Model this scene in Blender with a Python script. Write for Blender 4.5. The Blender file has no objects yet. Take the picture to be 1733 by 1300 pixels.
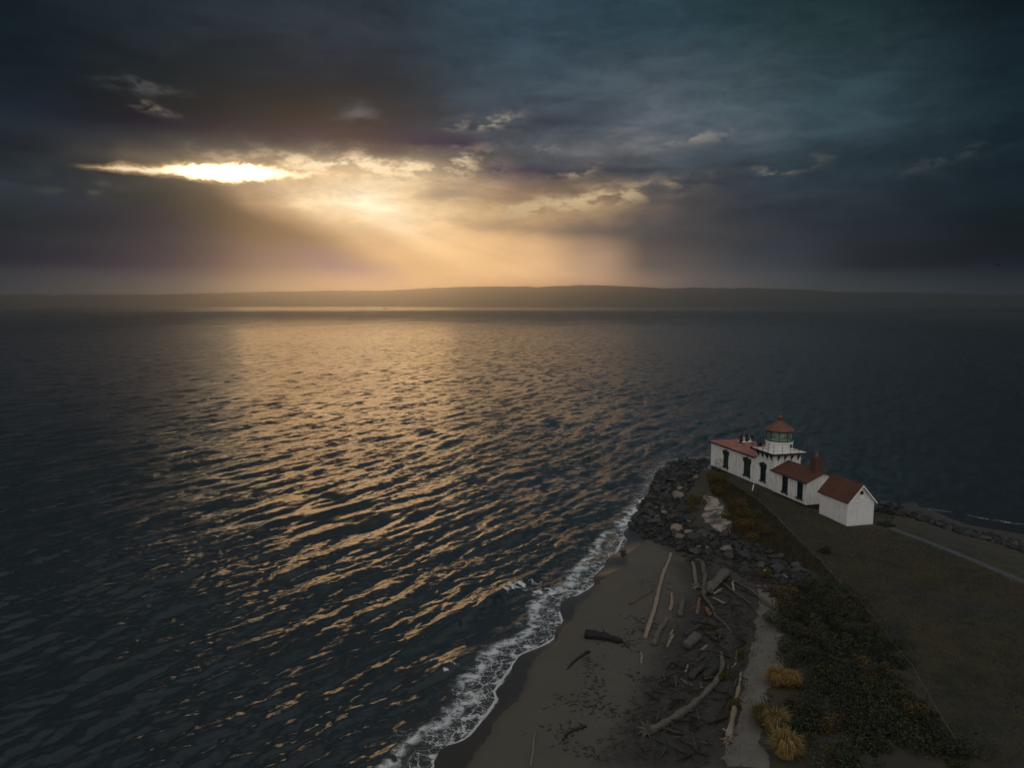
import bpy, bmesh, math, random
import numpy as np
from mathutils import Vector, Matrix, noise as mnoise
random.seed(7); rng = np.random.default_rng(11)
S = bpy.context.scene; COL = S.collection
R = math.radians

# ------------------------------------------------------------------ camera
F, UH, CAMZ = 1220.0, 513.0, 24.0                     # focal length in pixels, horizon row, height above the water
PITCH = math.atan((650 - UH) / F)
cam = bpy.data.cameras.new('camera'); camo = bpy.data.objects.new('camera', cam); COL.objects.link(camo)
camo.location = (0, 0, CAMZ); camo.rotation_euler = (math.pi / 2 - PITCH, 0, 0)
cam.sensor_width = 36; cam.lens = 36 * F / 1733; cam.clip_start = 0.5; cam.clip_end = 60000
S.camera = camo

def ray(u, v):
    a = (u - 866.5) / F; b = (650 - v) / F
    return a, math.cos(PITCH) + b * math.sin(PITCH), -math.sin(PITCH) + b * math.cos(PITCH)
def at(u, v, z=0.0):
    d = ray(u, v); t = (z - CAMZ) / d[2]
    return d[0] * t, d[1] * t
def lin(r, g, b): return tuple(((c / 255) / 12.92 if c <= 10 else ((c / 255 + .055) / 1.055) ** 2.4) for c in (r, g, b))

# ------------------------------------------------------------------ node helper
class NT:
    def __init__(s, tree): s.t = tree
    def n(s, typ, **kw):
        nd = s.t.nodes.new(typ)
        for k, v in kw.items(): setattr(nd, k, v)
        return nd
    def put(s, sock, v):
        if isinstance(v, E_): s.t.links.new(v.s, sock)
        elif v is not None:
            if sock.type == 'RGBA' and len(v) == 3: v = (*v, 1)
            sock.default_value = v
    def m(s, op, a, b=None, c=None, clamp=False):
        nd = s.n('ShaderNodeMath', operation=op, use_clamp=clamp)
        for i, v in enumerate((a, b, c)):
            if v is not None: s.put(nd.inputs[i], v)
        return E_(s, nd.outputs[0])
    def mix(s, f, a, b, blend='MIX'):
        nd = s.n('ShaderNodeMix', data_type='RGBA', blend_type=blend)
        s.put(nd.inputs['Factor'], f); s.put(nd.inputs[6], a); s.put(nd.inputs[7], b)
        return E_(s, nd.outputs[2])
    def sstep(s, x, a, b, lo=0.0, hi=1.0):
        nd = s.n('ShaderNodeMapRange', interpolation_type='SMOOTHSTEP')
        flip = a > b
        if flip: a, b, lo, hi = b, a, hi, lo
        for i, v in enumerate((x, a, b, lo, hi)): s.put(nd.inputs[i], v)
        return E_(s, nd.outputs[0])
    def xyz(s, x, y, z=0.0):
        nd = s.n('ShaderNodeCombineXYZ')
        for i, v in enumerate((x, y, z)): s.put(nd.inputs[i], v)
        return E_(s, nd.outputs[0])
    def vm(s, op, a, b=None, scale=None):
        nd = s.n('ShaderNodeVectorMath', operation=op)
        s.put(nd.inputs[0], a)
        if b is not None: s.put(nd.inputs[1], b)
        if scale is not None: s.put(nd.inputs['Scale'], scale)
        return E_(s, nd.outputs[0])
    def noise(s, vec, scale=1.0, detail=4.0, rough=0.55, dist=0.0, color=False):
        nd = s.n('ShaderNodeTexNoise'); s.put(nd.inputs['Vector'], vec)
        for k, v in (('Scale', scale), ('Detail', detail), ('Roughness', rough), ('Distortion', dist)): nd.inputs[k].default_value = v
        return E_(s, nd.outputs['Color' if color else 'Fac'])
    def voro(s, vec, scale=1.0, feature='F1', out='Distance'):
        nd = s.n('ShaderNodeTexVoronoi', feature=feature); s.put(nd.inputs['Vector'], vec); nd.inputs['Scale'].default_value = scale
        return E_(s, nd.outputs[out])
    def attr(s, name, out='Fac'):
        nd = s.n('ShaderNodeAttribute', attribute_name=name); return E_(s, nd.outputs[out])
    def coord(s, out='Object'):
        return E_(s, s.n('ShaderNodeTexCoord').outputs[out])
    def pos(s): return E_(s, s.n('ShaderNodeNewGeometry').outputs['Position'])
    def sep(s, v):
        nd = s.n('ShaderNodeSeparateXYZ'); s.put(nd.inputs[0], v); return [E_(s, o) for o in nd.outputs]
    def rand(s): return E_(s, s.n('ShaderNodeObjectInfo').outputs['Random'])
    def bump(s, h, strength=0.5, dist=0.02):
        nd = s.n('ShaderNodeBump'); s.put(nd.inputs['Height'], h); nd.inputs['Strength'].default_value = strength; nd.inputs['Distance'].default_value = dist
        return E_(s, nd.outputs[0])
class E_:
    def __init__(s, nt, sock): s.nt = nt; s.s = sock
    def __add__(s, o): return s.nt.m('ADD', s, o)
    __radd__ = __add__
    def __sub__(s, o): return s.nt.m('SUBTRACT', s, o)
    def __rsub__(s, o): return s.nt.m('SUBTRACT', o, s)
    def __mul__(s, o): return s.nt.m('MULTIPLY', s, o)
    __rmul__ = __mul__
    def __truediv__(s, o): return s.nt.m('DIVIDE', s, o)

# ------------------------------------------------------------------ sun, world, exposure
SUN_PX = (585, 408)
_d = Vector(ray(*SUN_PX)).normalized()
SUN_AZ, SUN_EL = math.atan2(_d.x, _d.y), math.asin(_d.z)
sl = bpy.data.lights.new('sun', 'SUN'); sl.energy = 0.08; sl.angle = R(16.5); sl.color = (1.0, 0.56, 0.22)
so = bpy.data.objects.new('sun', sl); COL.objects.link(so); so.location = (-40, 100, 60)
so.rotation_euler = (-_d).to_track_quat('-Z', 'Y').to_euler()

def sky_uv(u, v):                                     # a compass bearing and height in the sky, in units of 1/1220 rad
    d = Vector(ray(u, v)).normalized()
    return math.atan2(d.x, d.y) * F + 866.5, UH - math.asin(d.z) * F

W = bpy.data.worlds.new('World'); S.world = W; W.use_nodes = True
W.node_tree.nodes.clear(); w = NT(W.node_tree)
gen = w.coord('Generated'); dx, dy, dz = w.sep(gen)
az = w.m('ARCTAN2', dx, dy); el = w.m('ARCSINE', dz)
U0 = az * F + 866.5; V0 = UH - el * F
nv = w.xyz(U0 / 260.0, V0 / 90.0)
wn = w.noise(nv, 1.0, 6.0, 0.6, 0.3, color=True); wr, wg, wb = w.sep(wn)
fine = w.noise(w.xyz(U0 / 60.0, V0 / 26.0, 3.0), 1.0, 6.0, 0.62)
U = U0 + (wr - 0.5) * 90.0 + (fine - 0.5) * 40.0
V = V0 + (wg - 0.5) * 26.0 + (fine - 0.5) * 22.0
def blob(u, v, sx, sy, rot=0.0, UV=None, p=1.0):
    u, v = sky_uv(u, v); X, Y = UV or (U, V)
    a = X - u; b = Y - v
    if rot:
        c, s_ = math.cos(R(rot)), math.sin(R(rot))
        a, b = a * c + b * s_, b * c - a * s_
    a = a / sx; b = b / sy
    q = a * a + b * b
    if p != 1.0: q = w.m('POWER', q, p)
    return w.m('EXPONENT', q * -1.0)
ROWS = [
    (60, [(-60, (5.2, 14.7, 21.3)), (0, (16.8, 29.6, 37.4)), (300, (32.1, 43.0, 51.8)), (600, (40.3, 49.1, 58.4)), (880, (49.6, 69.4, 81.6)), (1100, (41.6, 62.7, 72.4)), (1400, (29.8, 49.2, 51.2)), (1733, (6.3, 15.9, 22.7))]),
    (200, [(0, (12.9, 26.9, 35.9)), (300, (12.6, 23.7, 28.7)), (600, (16.8, 25.4, 35.6)), (900, (66.4, 78.6, 90.0)), (1100, (86.1, 95.9, 105.5)), (1250, (71.2, 86.1, 94.4)), (1400, (52.4, 71.1, 79.1)), (1733, (20.7, 37.6, 44.6))]),
    (243, [(0, (23.8, 35.1, 45.9)), (300, (5.0, 6.8, 37.6)), (600, (8.7, 10.8, 48.3)), (760, (10.5, 12.6, 52.9)), (900, (70.9, 80.0, 87.8)), (1100, (93.6, 99.1, 105.7)), (1250, (82.1, 93.2, 100.8)), (1400, (55.5, 73.9, 82.8)), (1733, (21.1, 37.3, 44.3))]),
    (264, [(0, (27.7, 37.9, 47.8)), (180, (42.1, 48.6, 55.2)), (300, (47.7, 51.4, 57.0)), (450, (57.0, 58.9, 62.6)), (600, (73.8, 72.0, 73.8)), (700, (96.3, 90.7, 85.1)), (800, (77.6, 77.6, 81.3)), (900, (72.6, 81.4, 88.4)), (1000, (89.6, 93.3, 100.2)), (1100, (78.3, 85.1, 91.5)), (1250, (73.7, 86.6, 95.7)), (1400, (45.7, 61.4, 70.2)), (1733, (20.3, 34.7, 41.6))]),
    (290, [(0, (23.3, 33.4, 41.6)), (180, (44.3, 47.0, 51.6)), (270, (78.9, 71.7, 66.2)), (420, (135.4, 115.4, 93.5)), (520, (159.1, 135.4, 106.3)), (650, (177.4, 150.0, 115.4)), (760, (142.7, 122.7, 99.0)), (850, (19.3, 18.7, 68.5)), (1000, (42.8, 54.8, 66.8)), (1150, (62.3, 72.9, 82.6)), (1300, (43.2, 58.0, 67.6)), (1500, (31.4, 46.2, 52.7)), (1733, (20.1, 35.1, 42.0))]),
    (350, [(0, (39.5, 50.6, 58.9)), (280, (31.0, 38.8, 38.6)), (362, (43.6, 37.7, 35.0)), (428, (163.4, 131.6, 100.7)), (525, (239.8, 211.7, 167.8)), (615, (256.9, 240.8, 209.9)), (700, (249.6, 219.5, 171.8)), (820, (198.7, 163.7, 119.9)), (1000, (167.8, 138.3, 105.3)), (1100, (99.6, 88.5, 82.4)), (1170, (65.1, 64.0, 66.7)), (1300, (45.0, 52.3, 61.5)), (1733, (17.8, 31.9, 40.4))]),
    (405, [(0, (17.9, 31.0, 36.4)), (340, (9.2, 10.1, 46.3)), (425, (6.6, 5.7, 5.0)), (508, (36.2, 27.6, 19.7)), (625, (187.8, 152.9, 111.8)), (715, (243.5, 207.3, 158.4)), (800, (250.7, 204.8, 150.2)), (900, (236.5, 189.6, 137.8)), (1000, (148.7, 124.1, 104.0)), (1100, (63.4, 62.3, 64.3)), (1300, (39.5, 48.1, 59.2)), (1500, (26.5, 36.0, 44.0)), (1733, (7.7, 19.9, 23.4))]),
    (456, [(0, (4.5, 6.4, 35.6)), (400, (14.7, 14.4, 57.1)), (485, (24.5, 20.2, 72.4)), (580, (38.6, 29.4, 96.4)), (725, (195.5, 155.4, 106.6)), (800, (239.2, 192.6, 136.0)), (900, (246.0, 195.8, 141.0)), (1000, (200.9, 162.5, 130.1)), (1100, (88.4, 80.8, 77.8)), (1300, (48.9, 55.6, 65.0)), (1500, (3.9, 8.6, 15.9)), (1733, (2.0, 2.9, 21.8))]),
    (508, [(0, (34.0, 44.0, 51.0)), (300, (66.0, 69.0, 70.0)), (500, (106.0, 93.0, 80.0)), (700, (178.0, 138.0, 100.0)), (850, (226.0, 172.0, 116.0)), (1000, (182.0, 140.0, 104.0)), (1200, (88.0, 83.0, 78.0)), (1400, (50.0, 57.0, 62.0)), (1733, (24.0, 36.0, 44.0))]),
]
def ramp(row, stops):
    nd = w.n('ShaderNodeValToRGB'); cr = nd.color_ramp; cr.interpolation = 'EASE'
    ps = [((sky_uv(u, row)[0] + 300) / 2400, lin(*c)) for u, c in stops]
    while len(cr.elements) < len(ps): cr.elements.new(.5)
    for e, (p, c) in zip(cr.elements, ps): e.position = p; e.color = (*[x * {456: 1.3, 508: 2.6}.get(row, 1.0) for x in c], 1)
    sh = KS * (sky_uv(866, row)[1] - w.m('MAXIMUM', V2, sky_uv(866, 350)[1])) if row >= 350 else 0.0
    w.put(nd.inputs[0], (U2 + sh + 300) / 2400); return E_(w, nd.outputs[0])
soft = w.sstep(V0, 360, 440, 1.0, .25)                # the cloud deck is ragged, the lit rain below it is smooth
U2 = U0 + ((wr - 0.5) * 70.0 + (fine - 0.5) * 60.0) * soft
V2 = V0 + ((wg - 0.5) * 16.0 + (fine - 0.5) * 20.0) * soft
KS = w.sstep(U0, 880, 600, 0.0, 2.0)                   # the left edge of the rays slants, the right one does not
sky = None
for row, stops in ROWS:
    c = ramp(row, stops)
    if sky is not None: sky = w.mix(w.m('MULTIPLY', (V2 - pv_) / (sky_uv(866, row)[1] - pv_), 1.0, clamp=True), sky, c)
    else: sky = c
    pv_ = sky_uv(866, row)[1]
for (u, v, sx, sy, rot, c, amp) in [
    (930, 207, 75, 22, -4, lin(52, 61, 72), .85), (330, 405, 130, 13, 3, lin(46, 52, 59), .6), (150, 412, 90, 10, 2, lin(43, 50, 57), .5),
    (1210, 300, 70, 18, -10, lin(52, 58, 66), .7), (1060, 392, 240, 16, 2, lin(72, 71, 75), .75), (770, 328, 60, 20, -4, lin(150, 130, 110), .75)]:
    sky = w.mix(blob(u, v, sx, sy, rot) * amp, sky, c)
cl = w.noise(w.xyz(U0 / 330.0, V0 / 75.0, 7.0), 1.0, 7.0, 0.6, 0.4)
sky = w.mix(1.0, sky, w.mix(cl, (.62, .64, .66), (1.36, 1.34, 1.32)), 'MULTIPLY')
brk = w.noise(w.xyz(U0 / 120.0, V0 / 38.0, 11.0), 1.0, 6.0, 0.62, 0.5)
st2 = w.noise(w.xyz(U / 95.0, V / 30.0, 17.0), 1.0, 6.0, .65, .6)
sky = w.mix(1.0, sky, w.mix(w.sstep(V0, 470, 330), (1, 1, 1), w.mix(w.sstep(st2, .3, .7), (.80, .81, .83), (1.22, 1.21, 1.19))), 'MULTIPLY')
near_gap = blob(840, 255, 420, 95, 0, (U0, V0))
sky = w.mix(1.0, sky, w.mix(near_gap, (1, 1, 1), w.mix(w.sstep(brk, .34, .66), (.70, .73, .77), (1.32, 1.29, 1.24))), 'MULTIPLY')
# shafts fanning out below the gap
su, sv = sky_uv(330, 262)
du = U0 - su; dv = V0 - sv
ang = w.m('ARCTAN2', dv, du) * (180 / math.pi)
rr = w.m('SQRT', du * du + dv * dv)
shn = w.noise(w.xyz(ang / 3.2, 0.0, rr / 1500.0), 1.0, 3.0, 0.6)
edge = ang + (shn - 0.5) * 5.0
beam = w.sstep(edge, 30.0, 20.5) * w.sstep(edge, 3.0, 15.0) * w.sstep(rr, 110, 260) * w.sstep(rr, 1020, 400)
sky = w.mix(1.0, sky, w.mix(beam, (1, 1, 1), w.mix(shn, (.80, .78, .75), (1.22, 1.22, 1.22))), 'MULTIPLY')
sky = w.mix(1.0, sky, w.mix(blob(570, 350, 105, 34, 14, (U0, V)), (0, 0, 0), (.14, .12, .09)), 'ADD')
# clouds lit from behind
lit = w.sstep(fine, 0.44, 0.60)
lit2 = w.sstep(wb, 0.38, 0.62)
for (u, v, sx, sy, rot, c, amp) in [
    (980, 341, 130, 17, -7, (.70, .52, .29), 1.0), (880, 355, 60, 12, -6, (.62, .46, .27), .9),
    (830, 205, 52, 10, -8, (.55, .48, .36), .9), (1165, 236, 80, 11, -4, (.30, .28, .25), .8),
    (1320, 286, 50, 9, -14, (.30, .26, .20), .8), (925, 255, 18, 6, 0, (.55, .45, .32), .9),
    (985, 292, 40, 7, -15, (.40, .32, .22), .8), (255, 152, 48, 8, 4, (.12, .12, .12), .8),
    (270, 188, 26, 6, 12, (.36, .30, .22), .9), (600, 190, 34, 14, 0, (.11, .11, .115), .8),
    (1590, 272, 70, 8, -12, (.06, .07, .075), .8), (750, 282, 60, 16, -12, (.80, .62, .38), .9),
    (140, 318, 50, 14, 0, (.10, .095, .085), .7),
]:
    sky = w.mix(blob(u, v, sx, sy, rot) * lit * amp, sky, c)
# the bright gap
gu0, gv0 = sky_uv(175, 283); gu1, gv1 = sky_uv(560, 294)
gt_ = (U0 - gu0) / (gu1 - gu0)
rag = (w.noise(w.xyz(U0 / 36.0, V0 / 24.0, 5.0), 1.0, 9.0, .72, .4) - .5) * 34.0
vc = gt_ * (gv1 - gv0) + gv0
hh = w.m('MINIMUM', w.sstep(gt_, .14, .52, 3.2, 12.0), w.sstep(gt_, .52, 1.10, 12.0, -1.0))
hh = hh - w.sstep(gt_, .10, -.05, 0.0, 4.0)
off = w.m('ABSOLUTE', V0 - vc + rag * w.sstep(gt_, -.1, .6, .45, 1.0))
gm = w.sstep(off - hh, 3.0, -4.0) * w.sstep(gt_, -.12, .0) * w.sstep(gt_, 1.2, .95)
halo = blob(430, 291, 130, 13, 2) * .35
hot = blob(380, 290, 60, 16, 3, (U0, V0))
sky = w.mix(halo, sky, (.62, .42, .22))
g2 = blob(600, 286, 150, 20, 0) * (0.30 + lit * 1.1)
sky = w.mix(w.m('MINIMUM', g2, 1.0), sky, (1.05, .82, .52))
gm2 = w.sstep(off - hh, 8.0, -2.0) * w.sstep(gt_, -.16, .1) * w.sstep(gt_, 1.35, .9)
sky = w.mix(gm2 * .85, sky, (.80, .50, .22))
sky = w.mix(gm, sky, (1.15, .93, .64))
sky = w.mix(1.0, sky, w.mix(gm * hot, (0, 0, 0), (4.6, 3.5, 2.0)), 'ADD')
# out-of-view sky overhead and behind: clear sky plus brightness added for walls and lawn
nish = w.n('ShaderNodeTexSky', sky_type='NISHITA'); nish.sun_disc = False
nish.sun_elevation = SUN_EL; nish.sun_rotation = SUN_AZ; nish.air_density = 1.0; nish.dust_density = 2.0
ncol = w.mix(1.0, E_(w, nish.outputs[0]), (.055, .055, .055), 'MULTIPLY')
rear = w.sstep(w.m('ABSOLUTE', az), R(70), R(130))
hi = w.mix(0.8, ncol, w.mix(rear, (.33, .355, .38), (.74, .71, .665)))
hi = w.mix(w.m('EXPONENT', (w.m('POWER', (az - R(70)) / R(45), 2.0) + w.m('POWER', (el - R(40)) / R(28), 2.0)) * -1.0) * .8, hi, (.36, .40, .45))  # added bright patch out of view, lightens the right-hand water and gables
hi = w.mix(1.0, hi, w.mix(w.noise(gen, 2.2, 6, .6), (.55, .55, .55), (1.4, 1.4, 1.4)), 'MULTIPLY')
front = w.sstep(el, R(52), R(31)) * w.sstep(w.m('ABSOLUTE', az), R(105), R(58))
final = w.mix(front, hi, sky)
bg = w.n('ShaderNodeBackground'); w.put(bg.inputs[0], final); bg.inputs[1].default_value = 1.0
wo = w.n('ShaderNodeOutputWorld'); W.node_tree.links.new(bg.outputs[0], wo.inputs[0])
W.cycles.sampling_method = 'MANUAL'; W.cycles.sample_map_resolution = 1024

vs = S.view_settings; vs.view_transform = 'Standard'; vs.look = 'None'; vs.exposure = 0.0; vs.gamma = 1.0
S.cycles.max_bounces = 6; S.cycles.sample_clamp_indirect = 4.0; S.cycles.volume_bounces = 4

# ------------------------------------------------------------------ object helpers
def link(name, me, mat=None, parent=None, smooth=False):
    o = bpy.data.objects.new(name, me); COL.objects.link(o)
    if mat is not None and not me.materials: me.materials.append(mat)
    if parent is not None: o.parent = parent
    if smooth: me.polygons.foreach_set('use_smooth', [True] * len(me.polygons))
    return o
def tag(o, label=None, cat=None, group=None, kind=None):
    for k, v in (('label', label), ('category', cat), ('group', group), ('kind', kind)):
        if v: o[k] = v
    return o
def empty(name, loc, rz=0.0):
    o = bpy.data.objects.new(name, None); COL.objects.link(o); o.location = loc; o.rotation_euler = (0, 0, rz); o.empty_display_size = .3
    return o
def grid_mesh(name, P, nr, nc):                        # P: (nr*nc,3)
    me = bpy.data.meshes.new(name); me.vertices.add(len(P)); me.vertices.foreach_set('co', P.astype(np.float32).ravel())
    i = np.arange(nr * nc).reshape(nr, nc)
    q = np.stack([i[:-1, :-1], i[:-1, 1:], i[1:, 1:], i[1:, :-1]], -1).reshape(-1, 4)
    return me, q
def set_faces(me, q):
    n, k = q.shape
    me.loops.add(n * k); me.loops.foreach_set('vertex_index', q.astype(np.int32).ravel())
    me.polygons.add(n); me.polygons.foreach_set('loop_start', (np.arange(n) * k).astype(np.int32))
    me.update(calc_edges=True); me.validate()
def add_attr(me, name, vals):
    a = me.attributes.new(name, 'FLOAT', 'POINT'); a.data.foreach_set('value', vals.astype(np.float32))
class MB:                                              # collects simple shapes; build() links them as ONE mesh object
    def __init__(s): s.v = []; s.f = []
    def add(s, v, f):
        k = len(s.v); s.v += [tuple(p) for p in v]; s.f += [tuple(i + k for i in q) for q in f]; return s
    def box(s, x0, x1, y0, y1, z0, z1):
        return s.add([(x0, y0, z0), (x1, y0, z0), (x1, y1, z0), (x0, y1, z0), (x0, y0, z1), (x1, y0, z1), (x1, y1, z1), (x0, y1, z1)],
                     [(3, 2, 1, 0), (4, 5, 6, 7), (0, 1, 5, 4), (1, 2, 6, 5), (2, 3, 7, 6), (3, 0, 4, 7)])
    def prism(s, poly, y0, y1):                        # polygon in x,z swept along y
        n = len(poly)
        return s.add([(x, y0, z) for x, z in poly] + [(x, y1, z) for x, z in poly],
                     [tuple(range(n)), tuple(range(2 * n - 1, n - 1, -1))] + [(i, n + i, n + (i + 1) % n, (i + 1) % n) for i in range(n)])
    def lathe(s, prof, n=24, c=(0, 0, 0), cap=True, ph=0.0):
        v = []; f = []
        for r, z in prof:
            v += [(c[0] + r * math.cos(ph + 2 * math.pi * i / n), c[1] + r * math.sin(ph + 2 * math.pi * i / n), c[2] + z) for i in range(n)]
        for k in range(len(prof) - 1):
            for i in range(n): f.append((k * n + i, k * n + (i + 1) % n, (k + 1) * n + (i + 1) % n, (k + 1) * n + i))
        if cap: f += [tuple(range(n - 1, -1, -1)), tuple(range((len(prof) - 1) * n, len(prof) * n))]
        return s.add(v, f)
    def tube(s, pts, rad, n=8, jit=0.0, groove=None):
        pts = [Vector(p) for p in pts]; rad = rad if isinstance(rad, (list, tuple)) else [rad] * len(pts)
        v = []; f = []
        for k, p in enumerate(pts):
            t = (pts[min(k + 1, len(pts) - 1)] - pts[max(k - 1, 0)]).normalized()
            a = t.cross(Vector((0, 0, 1))) if abs(t.z) < .95 else t.cross(Vector((1, 0, 0)))
            a.normalize(); b = a.cross(t)
            for i in range(n):
                w_ = 2 * math.pi * i / n
                q = p + (a * math.cos(w_) + b * math.sin(w_)) * rad[k] * (1 + jit * random.uniform(-1, 1)) * (1 if groove is None else 1 + .11 * math.cos(3 * w_ + groove + k * .05) + .08 * math.cos(5 * w_ + 2 * groove - k * .08))
                v.append(q)
        for k in range(len(pts) - 1):
            for i in range(n): f.append((k * n + i, k * n + (i + 1) % n, (k + 1) * n + (i + 1) % n, (k + 1) * n + i))
        f += [tuple(range(n - 1, -1, -1)), tuple(range((len(pts) - 1) * n, len(pts) * n))]
        return s.add(v, f)
    def mesh(s, name):
        me = bpy.data.meshes.new(name); me.from_pydata(s.v, [], s.f); me.validate()
        bm = bmesh.new(); bm.from_mesh(me); bmesh.ops.recalc_face_normals(bm, faces=bm.faces); bm.to_mesh(me); bm.free()
        return me
    def build(s, name, mat, parent=None, smooth=False): return link(name, s.mesh(name), mat, parent, smooth)

# ------------------------------------------------------------------ materials
def mat(name, fn, rough=.8, spec=.3):
    m = bpy.data.materials.new(name); m.use_nodes = True; t = NT(m.node_tree)
    b = m.node_tree.nodes['Principled BSDF']; b.inputs['Roughness'].default_value = rough; b.inputs['Specular IOR Level'].default_value = spec
    c = fn(t, b)
    if c is not None: t.put(b.inputs['Base Color'], c)
    return m
def setin(t, b, k, v): t.put(b.inputs[k], v)
def m_plain(name, c, var=.25, scale=3.0, rough=.7, spec=.3, bump=.0, bd=.01):
    def fn(t, b):
        n = t.noise(t.coord(), scale, 5, .6)
        if bump: setin(t, b, 'Normal', t.bump(t.noise(t.coord(), scale * 4, 5, .6), bump, bd))
        return t.mix(n, tuple(x * (1 - var) for x in c), tuple(x * (1 + var) for x in c))
    return mat(name, fn, rough, spec)
def f_wall(t, b):
    x, y, z = t.sep(t.coord())
    st = t.noise(t.xyz(x * 5.0, y * 5.0, z * .5), 1.0, 5, .65)
    bl = t.noise(t.coord(), .9, 5, .6)
    c = t.mix(t.sstep(st, .46, .70), (.76, .745, .72), (.46, .44, .41))
    c = t.mix(t.sstep(bl, .52, .75) * .6, c, (.42, .415, .40))
    setin(t, b, 'Normal', t.bump(t.noise(t.coord(), 14, 4, .6), .25, .02))
    return c
M_wall = mat('white_stucco', f_wall, .85, .2)
def f_clap(t, b):
    x, y, z = t.sep(t.coord())
    saw = t.m('FRACT', z / .14)
    st = t.noise(t.xyz(x * 4.0, y * 4.0, z * .6), 1.0, 5, .65)
    setin(t, b, 'Normal', t.bump(saw, .55, .02))
    c = t.mix(t.sstep(st, .48, .75), (.72, .72, .71), (.50, .50, .50))
    return t.mix(t.sstep(t.noise(t.coord(), 1.1, 5, .6), .55, .7) * .5, c, (.40, .42, .44))
M_clap = mat('white_clapboard', f_clap, .7, .25)
def f_roof(a, b2, pale):
    def fn(t, b):
        x, y, z = t.sep(t.coord())
        n = t.noise(t.coord(), 1.6, 6, .65)
        row = t.noise(t.xyz(y * 3.0, x * 8.0, z * 8.0), 1.0, 3, .6)
        setin(t, b, 'Normal', t.bump(row, .5, .03))
        c = t.mix(n, a, b2)
        return t.mix(t.sstep(t.noise(t.coord(), .75, 5, .7, 1.0), .50, .66) * pale, c, (.42, .25, .19))
    return fn
M_roof = mat('red_brown_shingle', f_roof((.070, .032, .023), (.115, .050, .034), .08), .8, .2)
M_roofpink = mat('faded_red_roof', f_roof((.23, .085, .064), (.33, .145, .11), .8), .7, .25)
M_trim = m_plain('white_trim', (.72, .71, .69), .08, 3, .55)
M_green = m_plain('dark_green_paint', (.018, .034, .032), .3, 4, .5, .4)
M_black = m_plain('black_metal', (.012, .014, .016), .3, 5, .5, .4)
M_found = m_plain('dark_green_foundation', (.020, .030, .030), .35, 2, .85)
M_glass = mat('dark_window_glass', lambda t, b: (.012, .016, .02), .08, .6)
M_deck = m_plain('pale_deck', (.68, .64, .57), .12, 3, .6)
def f_brick(t, b):
    br = t.n('ShaderNodeTexBrick'); x, y, z = t.sep(t.coord()); t.put(br.inputs['Vector'], t.xyz(x + y, z, 0.0))
    br.inputs['Scale'].default_value = 1.0; br.inputs['Brick Width'].default_value = .22; br.inputs['Row Height'].default_value = .075; br.inputs['Mortar Size'].default_value = .008
    br.inputs['Color1'].default_value = (.10, .036, .022, 1); br.inputs['Color2'].default_value = (.065, .026, .019, 1); br.inputs['Mortar'].default_value = (.12, .10, .085, 1)
    return E_(t, br.outputs[0])
M_brick = mat('brick', f_brick, .9, .15)
M_lens = m_plain('pale_lens', (.42, .48, .42), .1, 3, .2, .6)
def f_pane(t, b):
    b.inputs['Transmission Weight'].default_value = .85; b.inputs['IOR'].default_value = 1.05
    return (.55, .68, .62)
M_pane = mat('lantern_glass', f_pane, .05, .5)
def f_wood(a, c2):
    def fn(t, b):
        x, y, z = t.sep(t.coord()); r = t.rand()
        n = t.noise(t.coord(), 3.0, 6, .65, .5)
        c = t.mix(n, a, c2)
        setin(t, b, 'Normal', t.bump(t.noise(t.coord(), 9, 6, .7), 1.0, .07))
        c = t.mix(t.sstep(t.noise(t.coord(), 6.0, 6, .7, 1.2), .52, .66) * .75, c, tuple(q_ * .35 for q_ in a))
        return t.mix(1.0, c, t.mix(r, (.75, .75, .78), (1.2, 1.15, 1.08)), 'MULTIPLY')
    return fn
M_pale = mat('bleached_wood', f_wood((.16, .13, .105), (.36, .30, .24)), .75, .25)
M_grey = mat('grey_driftwood', f_wood((.070, .066, .060), (.175, .160, .142)), .8, .25)
M_darkw = mat('dark_driftwood', f_wood((.030, .031, .032), (.085, .080, .074)), .85, .2)
M_blackw = mat('wet_black_wood', f_wood((.008, .009, .011), (.022, .021, .021)), .6, .35)
M_red = mat('reddish_wood', f_wood((.10, .066, .048), (.18, .120, .088)), .75, .25)
M_orange = mat('orange_wood', f_wood((.14, .078, .048), (.22, .125, .075)), .75, .25)
def f_rock(a, c2):
    def fn(t, b):
        r = t.rand(); n = t.noise(t.coord(), 2.2, 7, .65)
        c = t.mix(n, a, c2)
        setin(t, b, 'Normal', t.bump(t.noise(t.coord(), 5, 7, .7), .6, .08))
        return t.mix(1.0, c, t.mix(r, (.7, .72, .76), (1.25, 1.2, 1.12)), 'MULTIPLY')
    return fn
M_rockd = mat('dark_rock', f_rock((.012, .015, .018), (.040, .043, .046)), .55, .4)
M_rockm = mat('grey_rock', f_rock((.028, .031, .034), (.080, .078, .074)), .7, .3)
M_rockp = mat('pale_rock', f_rock((.11, .098, .083), (.24, .205, .165)), .75, .3)
def f_leaf(cols):
    def fn(t, b):
        r = E_(t, t.n('ShaderNodeNewGeometry').outputs['Random Per Island'])
        n = t.noise(t.pos(), .8, 3, .6)
        c = t.mix(r, cols[0], cols[1]); c = t.mix(t.sstep(n, .45, .65), c, cols[2])
        b.inputs['Transmission Weight'].default_value = 0.0
        return c
    return fn
M_leafdark = mat('dark_leaves', f_leaf([(.014, .026, .016), (.062, .068, .030), (.026, .040, .026)]), .6, .25)
M_leafolive = mat('olive_leaves', f_leaf([(.050, .046, .014), (.125, .105, .026), (.085, .062, .020)]), .7, .2)
M_leafrust = mat('rusty_leaves', f_leaf([(.060, .032, .014), (.14, .075, .026), (.075, .055, .02)]), .7, .2)
M_leafgold = mat('golden_grass', f_leaf([(.15, .092, .034), (.30, .18, .066), (.21, .13, .046)]), .7, .2)
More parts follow.
